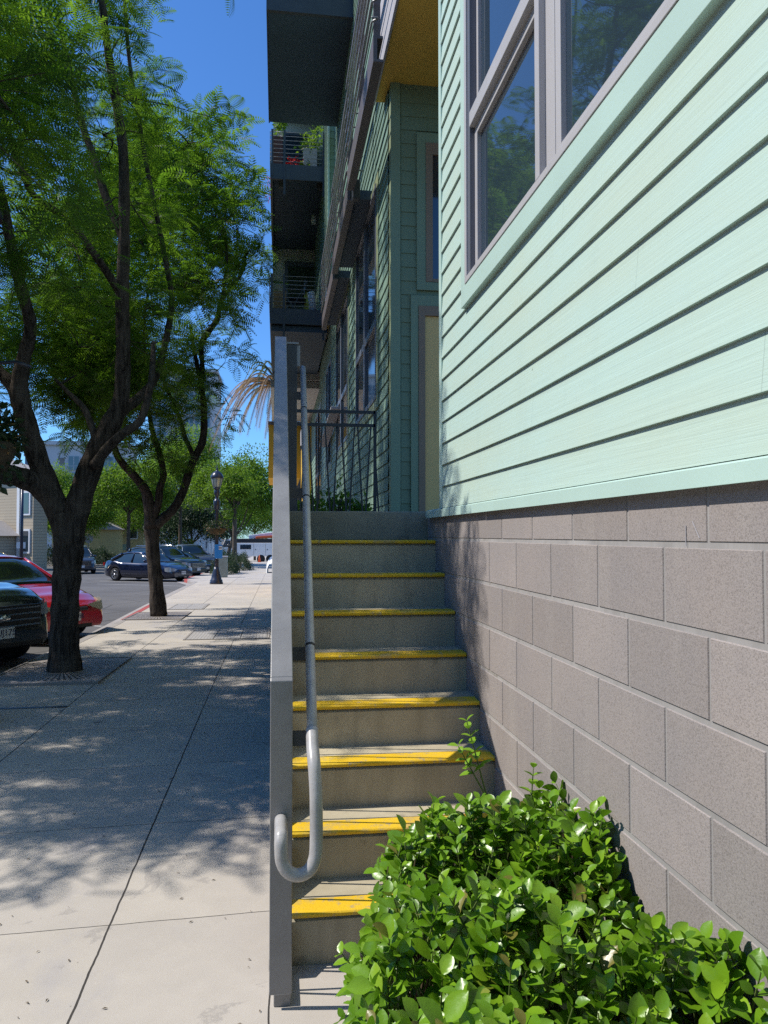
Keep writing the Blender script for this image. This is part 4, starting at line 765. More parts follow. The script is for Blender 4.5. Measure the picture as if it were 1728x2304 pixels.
# height of the leaf canopy over the bed: (x, y) -> z
def hz_top(x, y):
    z = .70+.05*math.sin(x*7+1)*math.cos(y*5)+.05*math.sin(y*11+x*4)+.03*math.sin(x*23+y*17)
    cy = min(1,max(0,(2.72-y)/.30)); left = edge_l(y); cl = min(1,max(0,(x-left)/.16))
    hole = .24*math.exp(-(((x-.48)/.12)**2+((y-1.98)/.17)**2))+.14*math.exp(-(((x-.70)/.08)**2+((y-1.72)/.10)**2))+.12*math.exp(-(((x-.30)/.07)**2+((y-1.55)/.10)**2))
    z -= .075*min(1,max(0,(x-.55)/.2))*min(1,max(0,(2.2-y)/.4))
    return (z-hole)*(.45+.55*math.sqrt(cy))*(.55+.45*math.sqrt(cl))
def edge_l(y):
    for (ya,xa),(yb_,xb_) in zip([(.9,.06),(1.55,.10),(1.75,.14),(2.05,.18),(2.3,.27),(2.5,.36),(2.8,.52)],[(1.55,.10),(1.75,.14),(2.05,.18),(2.3,.27),(2.5,.36),(2.8,.52),(2.9,.6)]):
        if ya <= y <= yb_: return xa+(xb_-xa)*(y-ya)/(yb_-ya)
    return .1
O = []; Dn = []; Up = []; S_ = []; Ti = []; stem = MB(); gst = MB(); cnt = 0
while cnt < 1020:
    x = g.uniform(.06,.955); y = g.uniform(1.0,2.74)
    if x < edge_l(y)+.01: continue
    zt_ = hz_top(x, y)
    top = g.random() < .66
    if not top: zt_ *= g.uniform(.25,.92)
    z1 = zt_+(g.normal()*.026 if top else 0); cnt += 1
    lean = np.array([(x-.56)*.35+g.normal()*.22, (y-1.9)*.18+g.normal()*.22-.12, 1.0]); 
    if x > .85: lean[0] -= .35
    if x < edge_l(y)+.10: lean[0] -= .75
    if y > 2.5: lean[1] += .5
    lean /= np.linalg.norm(lean); tip = np.array([x-.56,y-1.9,z1]); npair = g.integers(3,6); sl = g.uniform(.024,.034)
    L = sl*npair; b0 = tip-lean*L
    (gst if top else stem).tube([tuple(b0-lean*.10),tuple(b0),tuple(tip)],[.0032,.0026,.0014],5,False)
    a0 = g.uniform(0,3.14); t1 = np.cross(lean,[0.3,.9,.1]); t1 /= np.linalg.norm(t1); t2 = np.cross(lean,t1)
    fresh = g.random()
    for k in range(npair):
        p = b0+lean*(L*(k+1)/npair); a = a0+k*1.57+g.normal()*.2; fr_ = (k+1)/npair
        for s_ in (0,math.pi):
            d = t1*math.cos(a+s_)+t2*math.sin(a+s_); opn = .35+.75*fr_**1.5+g.normal()*.15
            dd = d+lean*opn; O.append(p+dd/np.linalg.norm(dd)*.004); Dn.append(dd); Up.append(lean-d*.2+g.normal(size=3)*.25); S_.append(g.uniform(.032,.066)*(1-.40*max(0,fr_-.7)/.3*g.uniform(.3,1))); 
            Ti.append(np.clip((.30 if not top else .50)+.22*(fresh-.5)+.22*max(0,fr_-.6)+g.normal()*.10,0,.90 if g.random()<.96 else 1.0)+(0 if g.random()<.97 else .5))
# a few tall shoots reaching up over the steps and past the edge
for (x,y,z,lx,ly,npair) in ((.655,2.62,.93,-.25,.10,7),(.62,2.60,.85,-.55,.05,5),(.86,2.52,.79,.15,.2,4),(.17,2.0,.50,-.8,.1,4)):
    lean = np.array([lx,ly,1.0]); lean /= np.linalg.norm(lean); tip = np.array([x-.56,y-1.9,z]); L = .027*npair; b0 = tip-lean*L; gst.tube([tuple(b0-lean*.14),tuple(b0),tuple(tip)],[.0036,.003,.0014],6,False)
    t1 = np.cross(lean,[0.3,.9,.1]); t1 /= np.linalg.norm(t1); t2 = np.cross(lean,t1)
    for k in range(npair):
        p = b0+lean*(L*(k+1)/npair); a = k*1.57+g.normal()*.2
        for s_ in (0,math.pi):
            d = t1*math.cos(a+s_)+t2*math.sin(a+s_); dd = d+lean*(.35+.4*k/npair); O.append(p); Dn.append(dd); Up.append(lean-d*.2); S_.append(g.uniform(.042,.056)*(1-.35*k/npair)); Ti.append(.70)
O = np.array(O); Dn = np.array(Dn); Up = np.array(Up); V, F = scatter(LT, LTF, frames(Dn, None, Up), O, np.array(S_))
V[:,0] = np.minimum(V[:,0], XW-.56-.004)
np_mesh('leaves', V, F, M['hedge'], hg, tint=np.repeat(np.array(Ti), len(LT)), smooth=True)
for k in range(420):
    x = g.uniform(.2,.92); y = g.uniform(1.05,2.6)
    if x < edge_l(y)+.04: continue
    z = hz_top(x,y)*g.uniform(.5,.95); stem.tube([(x-.56+g.normal()*.08,y-1.9+g.normal()*.08,z*.3),(x-.56+g.normal()*.03,y-1.9,z*.7),(x-.56,y-1.9,z)],[.006,.004,.002],5,False)
stem.build('old_stems', M['twig'], hg); gst.build('stems', M['green_stem'], hg)
fl = MB(); c0 = Vector((.205-.56,2.02-1.9,.335)); 
for k in range(5):
    a = k*1.2566+.5; d = Vector((math.cos(a)*.45,-.75*0-.25,math.sin(a))).normalized(); s_ = Vector((0,1,0)).cross(d).normalized(); L = .050
    n_ = len(fl.v); fl.v += [tuple(c0), tuple(c0+d*L*.5+s_*.010+Vector((0,-.012,0))), tuple(c0+d*L+s_*.004+Vector((0,-.006,0))), tuple(c0+d*L*.5-s_*.009+Vector((0,-.010,0)))]; fl.f.append((n_,n_+1,n_+2,n_+3)); fl.sm.append(False)
fl.tube([tuple(c0+Vector((.012,.02,-.004))), tuple(c0)], [.002,.004], 6); fl.build('flower', M['white'], hg)
bed = MB(); bed.box(.28,.975,-.5,2.50,-.05,.03); tag(bed.build('planting_bed', M['earth']), kind='structure')
bk = MB(); bk.box(.25,.28,-.5,2.53,-.05,.045); bk.box(.28,.975,2.50,2.53,-.05,.045); tag(bk.build('bed_edging', M['concrete']), 'low concrete edging round the foreground hedge bed', 'edging')
# small dry leaves and litter on the pavement
dl = MB(); g = np.random.default_rng(9)
for k in range(230):
    x = g.uniform(-2.3,-.05); y = 2.3+g.random()**1.6*7; a = g.uniform(0,6.28); L = g.uniform(.008,.026); w = L*.3; z = Zg(y)+.003
    d = Vector((math.cos(a),math.sin(a),0)); s_ = Vector((-d.y,d.x,0)); c = Vector((x,y,z)); dl.poly([tuple(c-d*L/2),tuple(c+s_*w/2+Vector((0,0,.003))),tuple(c+d*L/2),tuple(c-s_*w/2+Vector((0,0,.003)))])
tag(dl.build('leaf_litter', M['twig']), 'tiny dry leaves scattered over the pavement', 'leaf litter', kind='stuff')
# ---------------------------------------------------------------- cars
M['tyre'] = paint('tyre_rubber', (.012,.012,.013), .85, .2, 12); M['rim'] = paint('alloy', (.45,.46,.48), .3, .06, 6, metal=.9)
M['car_glass'] = glass_mat('car_glass', (.010,.018,.016), .03); M['lamp_glass'] = glass_mat('lamp_glass', (.45,.42,.30), .12); M['lamp_clear'] = glass_mat('clear_lamp_glass', (.35,.37,.38), .08)
M['black_plastic'] = paint('black_plastic', (.015,.016,.018), .5, .1, 12); M['chrome'] = paint('chrome', (.6,.6,.62), .15, .03, 5, metal=1.0)
M['plate'] = paint('number_plate', (.72,.73,.72), .5, .03, 5); M['ink'] = paint('plate_ink', (.02,.03,.09), .6, .05, 5)
def carpaint(name, col, rough=.22, metal=.3): return paint(name, col, rough, .03, 1.5, metal=metal, coat=1.0)
def lerp(keys, x):
    if x <= keys[0][0]: return keys[0][1]
    for (a,va),(b,vb) in zip(keys,keys[1:]):
        if x <= b:
            t = (x-a)/(b-a); t = t*t*(3-2*t) if True else t; return va+(vb-va)*t
    return keys[-1][1]
KIND = {
 'sedan': dict(L=4.6, W=1.78, top=[(-2.3,.62),(-2.24,.90),(-2.0,1.0),(-1.6,1.03),(-.9,.95),(.3,.93),(.85,.96),(1.3,.90),(1.8,.80),(2.1,.70),(2.24,.61),(2.3,.50)], zb=.20, gh=[(-1.72,1.01,0),(-1.05,1.36,1),(-.5,1.425,1),(.0,1.42,1),(.25,1.385,1),(1.05,.955,0)], wr=.32, ax=(1.38,-1.33), belt=.93),
 'suv': dict(L=4.7, W=1.88, top=[(-2.35,.8),(-2.3,1.05),(-2.1,1.12),(-.9,1.08),(.4,1.07),(.80,1.12),(1.2,1.10),(1.8,1.03),(2.15,.92),(2.28,.72),(2.35,.5)], zb=.26, gh=[(-2.22,1.10,0),(-1.95,1.60,1),(-1.2,1.69,1),(-.1,1.70,1),(.15,1.67,1),(.98,1.12,0)], wr=.365, ax=(1.40,-1.36), belt=1.06),
 'pickup': dict(L=5.6, W=1.98, top=[(-2.8,.9),(-2.78,1.2),(-2.6,1.22),(-.9,1.2),(.6,1.15),(1.2,1.18),(1.6,1.15),(2.4,1.10),(2.65,.98),(2.75,.75),(2.8,.55)], zb=.38, gh=[(-1.0,1.2,0),(-.85,1.80,1),(-.2,1.88,1),(.3,1.86,1),(.5,1.82,1),(1.25,1.18,0)], wr=.40, ax=(1.8,-1.75), belt=1.15),
}
def body_section(K, x):
    L, W = K['L'], K['W']; top = lerp(K['top'], x); u = abs(x)/(L/2); w = W/2*(1-.10*u**4-.20*u**11)
    zb = K['zb']+.10*max(0,u-.85)/.15*.6
    for a in K['ax']:
        r = K['wr']+.055; d = abs(x-a)
        if d < r: zb = max(zb, K['wr']-.0+math.sqrt(r*r-d*d))
    zb = min(zb, top-.10); h = top-zb; s = .96 if zb < .45 else .995
    return [(0,zb),(.55*w,zb),(.93*w*s,zb),(w*.985*s,zb+.06*h),(w,zb+.30*h),(w*1.0,zb+.55*h),(w*.975,zb+.76*h),(w*.93,zb+.93*h),(w*.84,zb+.985*h),(w*.45,top+.015),(0,top+.022)]
def loft(b, secs, close=True):
    """secs: list of (x, [(y,z)...half]) mirrored about y"""
    n0 = len(b.v); k = len(secs[0][1])
    for x, h in secs:
        for y, z in h: b.v.append((x,y,z))
        for y, z in reversed(h[1:-1]): b.v.append((x,-y,z))
    m = 2*k-2
    for i in range(len(secs)-1):
        for j in range(m):
            a = n0+i*m+j; c = n0+i*m+(j+1)%m; b.f.append((a,c,c+m,a+m)); b.sm.append(True)
    if close:
        b.f.append(tuple(n0+j for j in range(m))[::-1]); b.sm.append(False); q = n0+(len(secs)-1)*m; b.f.append(tuple(q+j for j in range(m))); b.sm.append(False)
def gh_keys(K, x, what):
    g_ = K['gh']; return lerp([(p[0],p[1]) for p in g_], x) if what == 'z' else lerp([(p[0],p[2]) for p in g_], x)
def wheel(parent, x, y, r, side, detail):
    t = MB(); t.lathe([(r*.60,-.11),(r*.86,-.115),(r*.97,-.095),(r,-.05),(r,.05),(r*.97,.095),(r*.86,.115),(r*.60,.11)], (0,0,0), 28)
    X = Matrix.Translation((x,y,r)) @ Matrix.Rotation(R(90),4,'X')
    w = t.build('wheel', M['tyre'], parent, xf=X)
    if detail:
        f = MB(); f.lathe([(.0,.0),(r*.64,.0),(r*.66,.045),(r*.62,.05),(r*.60,.015),(.0,.012)], (0,0,0), 28)
        for k in range(5):
            a = k*2*math.pi/5
            for da in (-.13,.13): f.bar((0,0,.045),(r*.60*math.cos(a+da),r*.60*math.sin(a+da),.035), r*.10, .02)
        f.lathe([(.0,.03),(r*.14,.03),(r*.12,.06),(0,.062)],(0,0,0),14)
        X2 = Matrix.Translation((x,y+side*.072,r)) @ Matrix.Rotation(R(-90*side),4,'X'); f.build('rim', M['rim'], w, xf=X2)
def car(name, label, kind, loc, head, m, cat='car', detail=True, lampm='lamp_clear', plate=None, group=None, emblem=False, white_roof=None):
    """head: heading vector angle in degrees from +X"""
    K = KIND[kind]; L, W = K['L'], K['W']; t = thing(name, label, cat, loc, R(head), group)
    n = 60 if detail else 34; b = MB(); xs = sorted(set([-L/2+L*i/n for i in range(n+1)] + [L/2-.02, L/2-.06, -L/2+.03]))
    loft(b, [(x, body_section(K,x)) for x in xs]); b.build('body', m, t)
    b = MB(); b.box(-L/2+.35,L/2-.60,-W/2+.30,W/2-.30,K['zb']-.05,K['zb']+.35); b.build('underbody', M['black_plastic'], t)
    xa, xb = K['gh'][0][0], K['gh'][-1][0]; gx = [xa+(xb-xa)*i/24 for i in range(25)]; secs = []
    for x in gx:
        z = gh_keys(K,x,'z'); zb_ = lerp(K['top'],x)-.05; f = max(0,(z-zb_)/(.45)); wb = W/2*.90; wt = W/2*(.90-.22*min(1,f)); z = max(z, zb_+.02)
        secs.append((x,[(0,zb_),(wb,zb_),(wb-.01,zb_+.02),(wt+.03,zb_+(z-zb_)*.90),(wt-.05,z-.004),(wt*.5,z+.015),(0,z+.02)]))
    b = MB(); loft(b, secs); b.build('windows', M['car_glass'], t)
    rf = MB(); rx = [p for p in K['gh'] if p[2] == 1]; x0_, x1_ = rx[0][0], rx[-1][0]; rs = []
    for i in range(13):
        x = x0_-.10+(x1_-x0_+.16)*i/12; z = gh_keys(K,x,'z'); zb_ = lerp(K['top'],x)-.05; f = max(0,(z-zb_)/.45); wt = W/2*(.90-.22*min(1,f))
        rs.append((x,[(0,z-.01),(wt*.7,z-.01),(wt+.020,zb_+(z-zb_)*.86),(wt+.045,zb_+(z-zb_)*.90),(wt-.035,z+.014),(wt*.5,z+.034),(0,z+.042)]))
    loft(rf, rs); ro = rf.build('roof', white_roof or m, t)
    def pil(xt, xbt, wd, nm='pillar'):
        for s_ in (-1,1):
            q = MB(); pts = []
            for i in range(5):
                f_ = i/4; x = xt+(xbt-xt)*f_; z = gh_keys(K,xt,'z')*(1-f_)+lerp(K['top'],xbt)*f_-.02*(1-f_); y = W/2*(.68+.225*f_)+.012-.0*f_
                pts.append((x,s_*y,z))
            q.tube(pts, [wd*.5]*5, 6); q.build(nm, m, t)
    pil(x1_+.02, xb-.06, .075); pil(x0_+.0, xa+.12, .13); pil(-.25, -.30, .07)
    for a in K['ax']:
        for s_ in (-1,1): wheel(t, a, s_*(W/2-.125), K['wr'], s_, detail)
    F_ = L/2
    # lamps
    for s_ in (-1,1):
        zl = lerp(K['top'], F_-.22)-(.12 if kind == 'sedan' else .17); q = MB(); pr_ = []
        for i in range(7):
            x = F_-.42+.36*i/6; w_ = body_section(K,x)[5][0]; hh = .062+.05*math.sin(math.pi*(i+.6)/7.2)
            pr_.append((x, w_, hh))
        # outer wrap lens: a strip following the corner, 12 mm proud
        ring = []
        for (x,w_,hh) in pr_: ring.append((x,s_*(w_+.006),zl+.03,hh))
        xf_ = F_-.035
        for i in range(1,6): ring.append((xf_+.004*i*0+.018-.004*i, s_*(body_section(K,F_-.06)[5][0]-.075*i), zl+.02-.006*i, .080-.009*i))
        for (x,y,z,hh),(x2,y2,z2,h2) in zip(ring,ring[1:]): q.quad((x,y,z-hh),(x2,y2,z2-h2),(x2-.03,y2*.985,z2+h2),(x-.02,y*.985,z+hh),True)
        for (x,y,z,hh),(x2,y2,z2,h2) in zip(ring,ring[1:]): q.quad((x-.05,y*.9,z-hh),(x2-.05,y2*.9,z2-h2),(x2-.05,y2*.9,z2+h2),(x-.05,y*.9,z+hh),True)
        q.build('headlight', M[lampm], t)
        q = MB(); q.box(-F_-.006,-F_+.10,s_*(W/2-.32)-.13,s_*(W/2-.32)+.13,.74 if kind=='sedan' else .9,.90 if kind=='sedan' else 1.06); q.build('tail_lamp', paint('tail_red',(.3,.01,.01),.2,.05,3) if 'tail_red' not in bpy.data.materials else bpy.data.materials['tail_red'], t)
        zm_ = K['belt']+.07; q = MB(); q.lathe([(.02,-.07),(.085,-.06),(.10,0),(.085,.06),(.02,.07)],(0,0,0),12); X = Matrix.Translation((xb-.28,s_*(W/2+.06),zm_)) @ Matrix.Diagonal((.8,1.25,1.0,1)); mo = q.build('door_mirror', m, t, xf=X)
        q = MB(); q.bar((xb-.30,s_*(W/2-.10),zm_-.05),(xb-.28,s_*(W/2+.01),zm_-.03),.05,.04); q.build('mirror_arm', M['black_plastic'], mo)
        if detail:
            for dx in (-.55,.42): q = MB(); q.bar((dx-.08,s_*(W/2+.012),.80 if kind=='sedan' else .92),(dx+.08,s_*(W/2+.012),.80 if kind=='sedan' else .92),.02,.03); q.build('door_handle', m, t)
            for dx in (-.28,.78):
                q = MB(); z0_ = K['zb']+.12; q.bar((dx,s_*(W/2+.0005),z0_),(dx,s_*(W/2*.955+.004),K['belt']-.06),.008,.006); q.build('door_seam', M['black_plastic'], t)
    # grille, lower intake, plate, wipers
    zg = .57 if kind == 'sedan' else .70; gw = .30 if kind == 'sedan' else .55; gh_ = .032 if kind == 'sedan' else .15
    q = MB(); q.box(F_-.03,F_+.012,-gw,gw,zg-gh_,zg+gh_); go = q.build('grille', M['black_plastic'], t, bevel=.01)
    for k in range(2 if kind=='sedan' else 4):
        z_ = zg-gh_+(k+.5)*2*gh_/(2 if kind=='sedan' else 4); q = MB(); q.box(F_+.013,F_+.02,-gw+.02,gw-.02,z_-.010,z_+.010); q.build('grille_bar', M['chrome'] if kind != 'sedan' else M['steel_dark'], go)
    if emblem: q = MB(); q.lathe([(.0,0),(.075,0),(.075,.012),(0,.012)],(0,0,0),20); q.build('badge', M['chrome'], go, xf=Matrix.Translation((F_+.018,0,zg)) @ Matrix.Rotation(R(90),4,'Y') @ Matrix.Diagonal((.62,1,1,1)))
    iw = .40 if kind == 'sedan' else .6; q = MB(); q.box(F_-.05,F_+.004,-iw,iw,K['zb']+.05,K['zb']+.12); q.build('lower_intake', M['black_plastic'], t, bevel=.01)
    zp = K['zb']+.25; q = MB(); q.box(F_+.008,F_+.016,-.15,.15,zp-.075,zp+.075); po = q.build('number_plate', M['plate'], t, bevel=.003)
    if plate:
        cu = bpy.data.curves.new('plate_text','FONT'); cu.body = plate; cu.size = .115; cu.align_x = 'CENTER'; cu.align_y = 'CENTER'; cu.extrude = .001; cu.materials.append(M['ink'])
        tmp = bpy.data.objects.new('lettering', cu); C.objects.link(tmp); dg = bpy.context.evaluated_depsgraph_get(); me = bpy.data.meshes.new_from_object(tmp.evaluated_get(dg)); bpy.data.objects.remove(tmp)
        to = bpy.data.objects.new('lettering', me); link(to, po); to.location = (F_+.0175,0,zp); to.rotation_euler = (R(90),0,R(90))
    if kind == 'suv':
        for s_ in (-1,1):
            q = MB(); q.tube([(-1.6,s_*.60,1.715),(-1.5,s_*.60,1.75),(-.1,s_*.60,1.765),(.0,s_*.60,1.72)],.018,8); q.build('roof_rail', M['chrome'], t)
    return t
RD = lambda y: Zs(y)-.135
HD = -35
PK = 'cars parked nose to the kerb'
car('parked_car','dark grey crossover at the left edge with chrome grille bars','suv',(-5.38,11.75,RD(11.7)),HD,carpaint('dark_slate_paint',(.022,.030,.034)),lampm='lamp_clear',plate='8UJ175',group=PK,emblem=True)
car('parked_car','faded red sedan parked behind the nearest trunk','sedan',(-5.25,14.75,RD(14.6)),HD,carpaint('red_paint',(.48,.012,.02),.25,.1),lampm='lamp_glass',plate='6RDC88',group=PK)
car('parked_car','dark blue sedan nosed toward the lamp post','sedan',(-6.35,39.3,RD(39.3)),HD,carpaint('navy_paint',(.004,.009,.035)),plate='7XKB42',group=PK)
car('parked_car','black crossover with silver roof edge behind the blue sedan','suv',(-6.1,43.6,RD(43.6)),HD,carpaint('black_green_paint',(.02,.028,.02)),plate='8PLM30',group=PK)
car('parked_car','dark sedan half hidden behind the black crossover','sedan',(-6.0,48.2,RD(48)),HD,carpaint('charcoal_paint',(.03,.035,.045)),detail=False,group=PK)
car('pickup_truck','grey pickup parked behind the lamp post and blue box','pickup',(-6.2,55.5,RD(55)),-60,carpaint('grey_paint',(.12,.14,.17)),'pickup',detail=False)
car('moving_car','dark grey crossover driving toward the camera on the street','suv',(-13.0,52.5,RD(52)),-68,carpaint('graphite_paint',(.05,.06,.075)),plate=None)
car('far_car','white minivan across the street behind the red sedan','suv',(-14.2,29.0,RD(29)),8,carpaint('white_paint_car',(.55,.58,.62),.3,0),detail=True)
car('far_car','dark red car just right of the white minivan','sedan',(-12.3,33.5,RD(33)),-20,carpaint('maroon_paint',(.16,.012,.02)),detail=False)
car('far_car','golden tan car behind the dark red car','sedan',(-14.2,40.5,RD(40)),-20,carpaint('tan_paint',(.55,.38,.12)),detail=False)
# ---------------------------------------------------------------- street lamps and hanging baskets
M['lamp_blue'] = paint('navy_lamp_paint', (.014,.020,.045), .35, .1, 8, coat=.4)
M['lamp_lens'] = glass_mat('lantern_glass', (.30,.36,.33), .1)
def lamp(label, x, y):
    t = thing('street_lamp', label, 'street lamp', G3(x,y), 0, 'navy street lamps with hanging baskets'); b = MB()
    b.lathe([(.27,0),(.27,.07),(.25,.10),(.25,.16),(.21,.20),(.19,.34),(.155,.42),(.145,.50),(.115,.56),(.10,.70)],(0,0,0),24); b.build('base', M['lamp_blue'], t)
    b = MB(); n = 32
    for z, r in ((.68,.082),(3.05,.060)):
        for k in range(n): a = 2*math.pi*k/n; q = r*(1+(.07 if k%2 else -.05)); b.v.append((q*math.cos(a),q*math.sin(a),z))
    for k in range(n): b.f.append((k,(k+1)%n,n+(k+1)%n,n+k)); b.sm.append(False)
    b.build('pole', M['lamp_blue'], t)
    b = MB(); b.lathe([(.06,3.0),(.10,3.02),(.13,3.20),(.14,3.36),(.115,3.42),(.075,3.45),(.07,3.60),(.11,3.65),(.12,3.80),(.09,3.84),(.13,3.88),(.15,3.93)],(0,0,0),20); b.build('collar', M['lamp_blue'], t)
    b = MB(); b.lathe([(.13,3.93),(.17,4.0),(.235,4.30),(.235,4.33)],(0,0,0),16); ln = b.build('lantern_glass', M['lamp_lens'], t)
    for k in range(8):
        a = k*math.pi/4; b = MB(); b.tube([(.14*math.cos(a),.14*math.sin(a),3.93),(.178*math.cos(a),.178*math.sin(a),4.0),(.243*math.cos(a),.243*math.sin(a),4.31)],.008,5); b.build('lantern_rib', M['lamp_blue'], ln)
    b = MB(); b.lathe([(.255,4.30),(.262,4.35),(.245,4.42),(.18,4.52),(.10,4.58),(.05,4.61),(.035,4.66),(.045,4.70),(.02,4.74),(.012,4.86),(.0,4.90)],(0,0,0),24); b.build('cap', M['lamp_blue'], t)
    for s_ in (-1,1):
        b = MB(); b.tube([(0,0,3.02),(s_*.40,0,3.06),(s_*.52,0,3.02)],.014,6); b.build('basket_arm', M['lamp_blue'], t)
    return t
def basket(label, x, y, z, r=.30, seed=1):
    t = thing('hanging_basket', label, 'hanging basket', (x,y,z), 0, 'flower baskets hung on the street lamps'); g = np.random.default_rng(seed)
    b = MB(); b.lathe([(.10,-.26),(r*.72,-.20),(r*.95,-.06),(r,.0),(r*.9,.02)],(0,0,0),20); b.build('coir_liner', paint('coir_%d'%seed,(.09,.06,.03),.95,.35,25,.6,60), t)
    for k in range(3):
        a = k*2.094+.4; b = MB()
        for j in range(22):
            f = j/22; p = Vector((r*math.cos(a)*(1-f),r*math.sin(a)*(1-f),.62*f)); q = Vector((r*math.cos(a)*(1-f-.03),r*math.sin(a)*(1-f-.03),.62*(f+.034))); b.bar(tuple(p),tuple(q),.014 if j%2 else .005,.005 if j%2 else .014)
        b.build('chain', M['black_iron'], t)
    for nm, cnt, cols, sz in (('foliage',900,'leaf_dark',.085),('flowers',200,'leaf_bright',.05)):
        q = g.normal(size=(cnt,3)); q /= np.linalg.norm(q,axis=1,keepdims=True); rad = g.uniform(.5,1.1,cnt)[:,None]; o = q*rad*np.array([r*1.1,r*1.1,.22])+np.array([0,0,.10]); tr_ = g.random(cnt) < .25; o[tr_,2] -= g.uniform(.1,.35,tr_.sum())
        V, F = scatter(LQ, LF, frames(q+g.normal(size=(cnt,3))*.5, g.normal(size=cnt)), o, g.uniform(.6,1.3,cnt)*sz)
        np_mesh(nm, V, F, M[cols] if nm == 'foliage' else leaf_mat('basket_flower_%d'%seed,(.30,.12,.06),(.45,.30,.12),.3), t, tint=np.repeat(g.random(cnt),4))
lamp('navy street lamp further along the pavement with a blue box on its pole', -2.45, 31.9)
lamp('navy street lamp at the left edge of the picture before the nearest tree', -2.62, 6.9)
basket('planted basket hanging on the near lamp at the left edge', -2.46, 6.78, 2.33, .29, 1)
basket('brownish flower basket ringing the far lamp post', -2.45, 31.9, Zs(31.9)+2.26, .42, 2)
# blue pay box on the far lamp, its little labels
t = thing('parking_box','bright blue box strapped to the far lamp post','sign box',(-2.36,31.76,Zs(31.8)+1.30)); b = MB(); b.box(-.14,.16,-.10,.06,-.26,.30); b.build('case', paint('bright_blue',(.02,.22,.62),.4,.05,3), t, bevel=.012)
b = MB(); b.box(.02,.15,-.108,-.102,.10,.24); b.build('label_plate', M['white'], t); b = MB(); b.box(.035,.075,-.113,-.109,.14,.20); b.box(.09,.13,-.113,-.109,.14,.20); b.build('lettering', M['ink'], t)
t = thing('utility_cabinet','weathered grey-green utility cabinet behind the far lamp','utility cabinet',G3(-2.72,39.4)); b = MB(); b.box(-.24,.24,-.2,.2,0,1.02); b.build('case', paint('cabinet_paint',(.30,.32,.26),.7,.15,4,dirt=.4), t, bevel=.02)
b = MB(); b.box(-.26,.26,-.22,.22,1.02,1.07); b.build('lid', M['slab_grey'], t, bevel=.01)
# traffic cone, white utility truck
t = thing('traffic_cone','orange cone on the pavement before the white truck','traffic cone',G3(-1.9,84)); M['orange'] = paint('cone_orange',(.75,.13,.03),.5,.05,4)
b = MB(); b.box(-.2,.2,-.2,.2,0,.05); b.build('cone_base', M['orange'], t); b = MB(); b.lathe([(.15,.05),(.03,.78),(.0,.79)],(0,0,0),16); b.build('cone_body', M['orange'], t); b = MB(); b.lathe([(.105,.30),(.078,.47)],(0,0,0),16); b.build('cone_band', M['white'], t)
t = thing('utility_truck','white utility truck with tool lockers and folded boom','truck',G3(-3.2,88,-.13))
b = MB(); b.box(-1.6,3.6,-1,1.2,.75,2.25); b.build('tool_body', M['white'], t, bevel=.04); b = MB(); b.box(-.9,.3,-1.02,-1.001,1.55,2.05); b.build('locker_window', M['glass_far'], t)
for xx in (.6,1.9,3.0): b = MB(); b.box(xx-.01,xx+.01,-1.012,-1.0,.85,2.2); b.box(xx+.15,xx+.25,-1.03,-1.0,1.45,1.55); b.build('locker_door', M['steel_dark'], t)
b = MB(); b.prism([(-3.6,.6),(-1.62,.6),(-1.62,2.7),(-2.5,2.75),(-2.95,1.75),(-3.6,1.6)],'y',-1,1.1); b.build('cab', M['white'], t, bevel=.06); b = MB(); b.prism([(-2.9,1.80),(-1.9,1.80),(-1.9,2.5),(-2.55,2.55)],'y',-1.02,1.12); b.build('cab_window', M['glass_far'], t)
b = MB(); b.box(-1.4,3.4,-.9,1.1,2.26,2.7); b.build('equipment_rack', M['black_iron'], t); b = MB(); b.bar((0,0,2.9),(4.6,0,3.5),.5,.45); b.build('boom', M['white'], t, bevel=.05); b = MB(); b.bar((.8,-.6,2.85),(3.6,-.6,3.0),.35,.3); b.build('hydraulic_arm', M['orange'], t, bevel=.04)
for xx in (-2.6,1.4,2.4): wheel(t, xx, -.95, .46, -1, False)
b = MB(); b.prism([(-4.6,1.2),(-3.9,1.1),(-3.75,3.0),(-4.4,3.1)],'y',-.6,.6); b.build('side_board', M['white'], t)
# covered white thing at the guard's left edge: a wrapped scooter
t = thing('covered_bike','white tarpaulin thrown over a low bike beside the far wall','cover',G3(-.05,47)); g = np.random.default_rng(3); V = []; F = []
n_ = 18
for i in range(n_+1):
    for j in range(n_+1):
        a = i/n_*math.pi; q = j/n_*2-1; x = .55*math.cos(a); z = max(0,(1.05*math.sin(a)**.6)*(1-.35*q*q))+.04*math.sin(i*1.9)*math.cos(j*2.3); V.append((x*(1+.1*math.sin(j*2)), q*1.1, z))
F = [(i*(n_+1)+j,(i+1)*(n_+1)+j,(i+1)*(n_+1)+j+1,i*(n_+1)+j+1) for i in range(n_) for j in range(n_)]
np_mesh('tarpaulin', V, F, M['white'], t, smooth=True)
